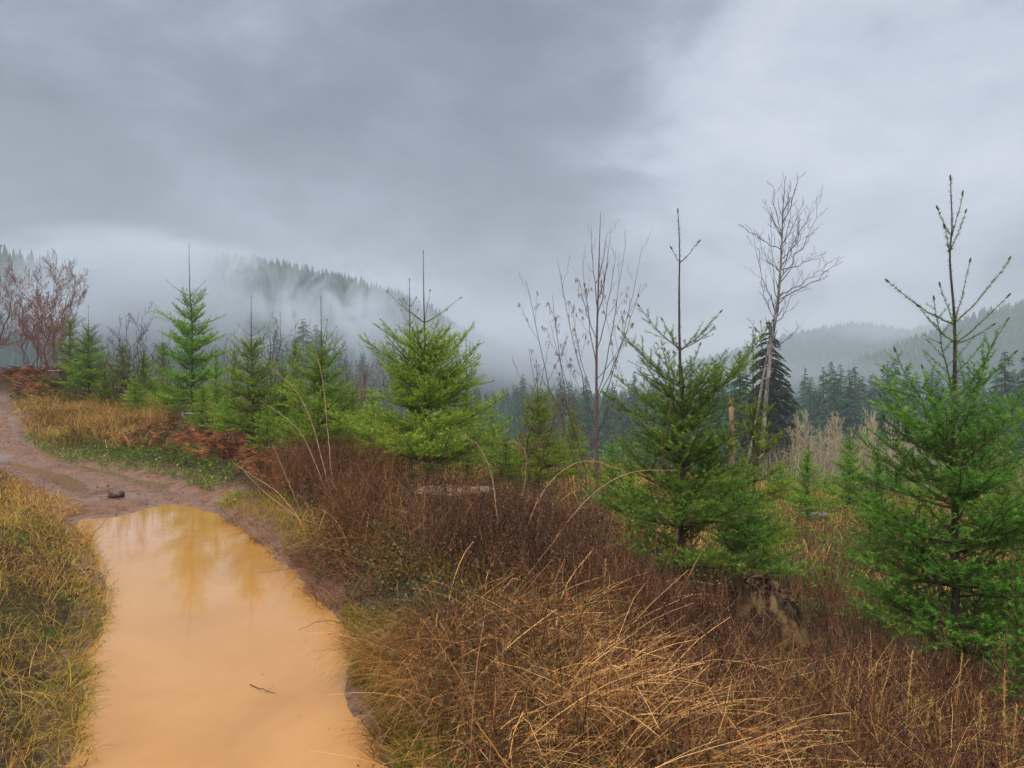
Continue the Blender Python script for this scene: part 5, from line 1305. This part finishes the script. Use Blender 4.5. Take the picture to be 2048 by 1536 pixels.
a_ = onw(775, 1480, .04); stick('twig lying half in water at the lower right bank', [a_, (a_[0] - .06, a_[1] + .02, .03), (a_[0] - .12, a_[1] + .05, .0)], .0025, seed=7)

# ------------------------------------------------------------------ air
def fog(name, label, c, size, dens, scale, seed, lo=.45, hi=.62, stretch=(1, 1, 1.6), tilt=0):
    bm = bmesh.new(); bmesh.ops.create_icosphere(bm, subdivisions=3, radius=1)
    me = bpy.data.meshes.new(name); bm.to_mesh(me); bm.free()
    m, t, o = mat(name)
    tc = t.n('ShaderNodeTexCoord'); ln_ = t.n('ShaderNodeVectorMath', operation='LENGTH'); t.l(tc.outputs['Object'], ln_.inputs[0])
    fall = t.ramp(ln_.outputs['Value'], [(.0, 1), (.96, 0)], 'EASE')
    g_ = t.n('ShaderNodeNewGeometry'); mp = t.n('ShaderNodeMapping'); mp.inputs['Location'].default_value = (seed * 3.1, seed * 1.7, 0)
    mp.inputs['Scale'].default_value = stretch; mp.inputs['Rotation'].default_value = (0, tilt, 0)
    t.l(g_.outputs['Position'], mp.inputs[0]); nz = t.noise(mp.outputs[0], 1 / scale, 4, .6, .9)
    d_ = t.math('MULTIPLY', t.math('MULTIPLY', t.ramp(nz, [(lo, 0), (hi, 1)]), fall), dens)
    v = t.n('ShaderNodeVolumePrincipled'); v.inputs['Color'].default_value = (.70, .77, .85, 1); v.inputs['Anisotropy'].default_value = 0.0
    t.l(d_, v.inputs['Density']); t.l(v.outputs[0], o.inputs['Volume']); me.materials.append(m)
    o_ = obj(name, me, loc=c); o_.scale = size; tag(o_, label, 'mist', kind='stuff')
def fogpx(label, px, py, Y, wpx, hpx, depth, dens, scale, seed, **kw):
    fog('mist', label, tuple(PW(px, py, Y)), (wpx / F * Y, depth, hpx / F * Y), dens, scale, seed, **kw)
fogpx('thick mist bank between the two left hills', 270, 600, 262, 300, 165, 60, .085, 34, 1, lo=.34, hi=.56)
fogpx('torn mist scraps over the left part of the ridge', 400, 540, 380, 190, 60, 40, .14, 22, 8, lo=.42, hi=.56)
fogpx('wispy mist streaks across the left hill', 690, 640, 300, 350, 150, 50, .12, 22, 2, lo=.49, hi=.60, stretch=(1.4, 1, 1.0), tilt=R(-40))
fogpx('pale mist filling the valley between the hills', 1060, 700, 300, 320, 130, 80, .045, 50, 3, lo=.2, hi=.6)
fogpx('low cloud hiding the crest of the left hill', 270, 535, 400, 330, 85, 80, .12, 30, 4, lo=.40, hi=.60)
fogpx('thin mist patch over the dark left slope', 120, 620, 200, 170, 90, 30, .04, 26, 5, lo=.35, hi=.6)
fogpx('mist lying at the foot of the right hill', 1600, 745, 400, 330, 40, 60, .010, 35, 6, lo=.40, hi=.62)
fogpx('cloud scraps on the farthest crest', 1800, 660, 760, 330, 45, 90, .010, 60, 7, lo=.35, hi=.6)
# even haze over the whole place
HZ = (-1750, 1750, -1700, 1720, -60, 112)
me = bpy.data.meshes.new('haze'); bm = bmesh.new(); bmesh.ops.create_cube(bm, size=1)
for v in bm.verts: v.co = ((HZ[0] + HZ[1]) / 2 + v.co.x * (HZ[1] - HZ[0]), (HZ[2] + HZ[3]) / 2 + v.co.y * (HZ[3] - HZ[2]), (HZ[4] + HZ[5]) / 2 + v.co.z * (HZ[5] - HZ[4]))
bm.to_mesh(me); bm.free()
m, t, o = mat('haze'); v = t.n('ShaderNodeVolumePrincipled'); v.inputs['Color'].default_value = (.76, .85, .93, 1); v.inputs['Density'].default_value = .0010
t.l(v.outputs[0], o.inputs['Volume']); me.materials.append(m)
tag(obj('haze', me), 'pale damp haze in the valley air', 'haze', kind='stuff')
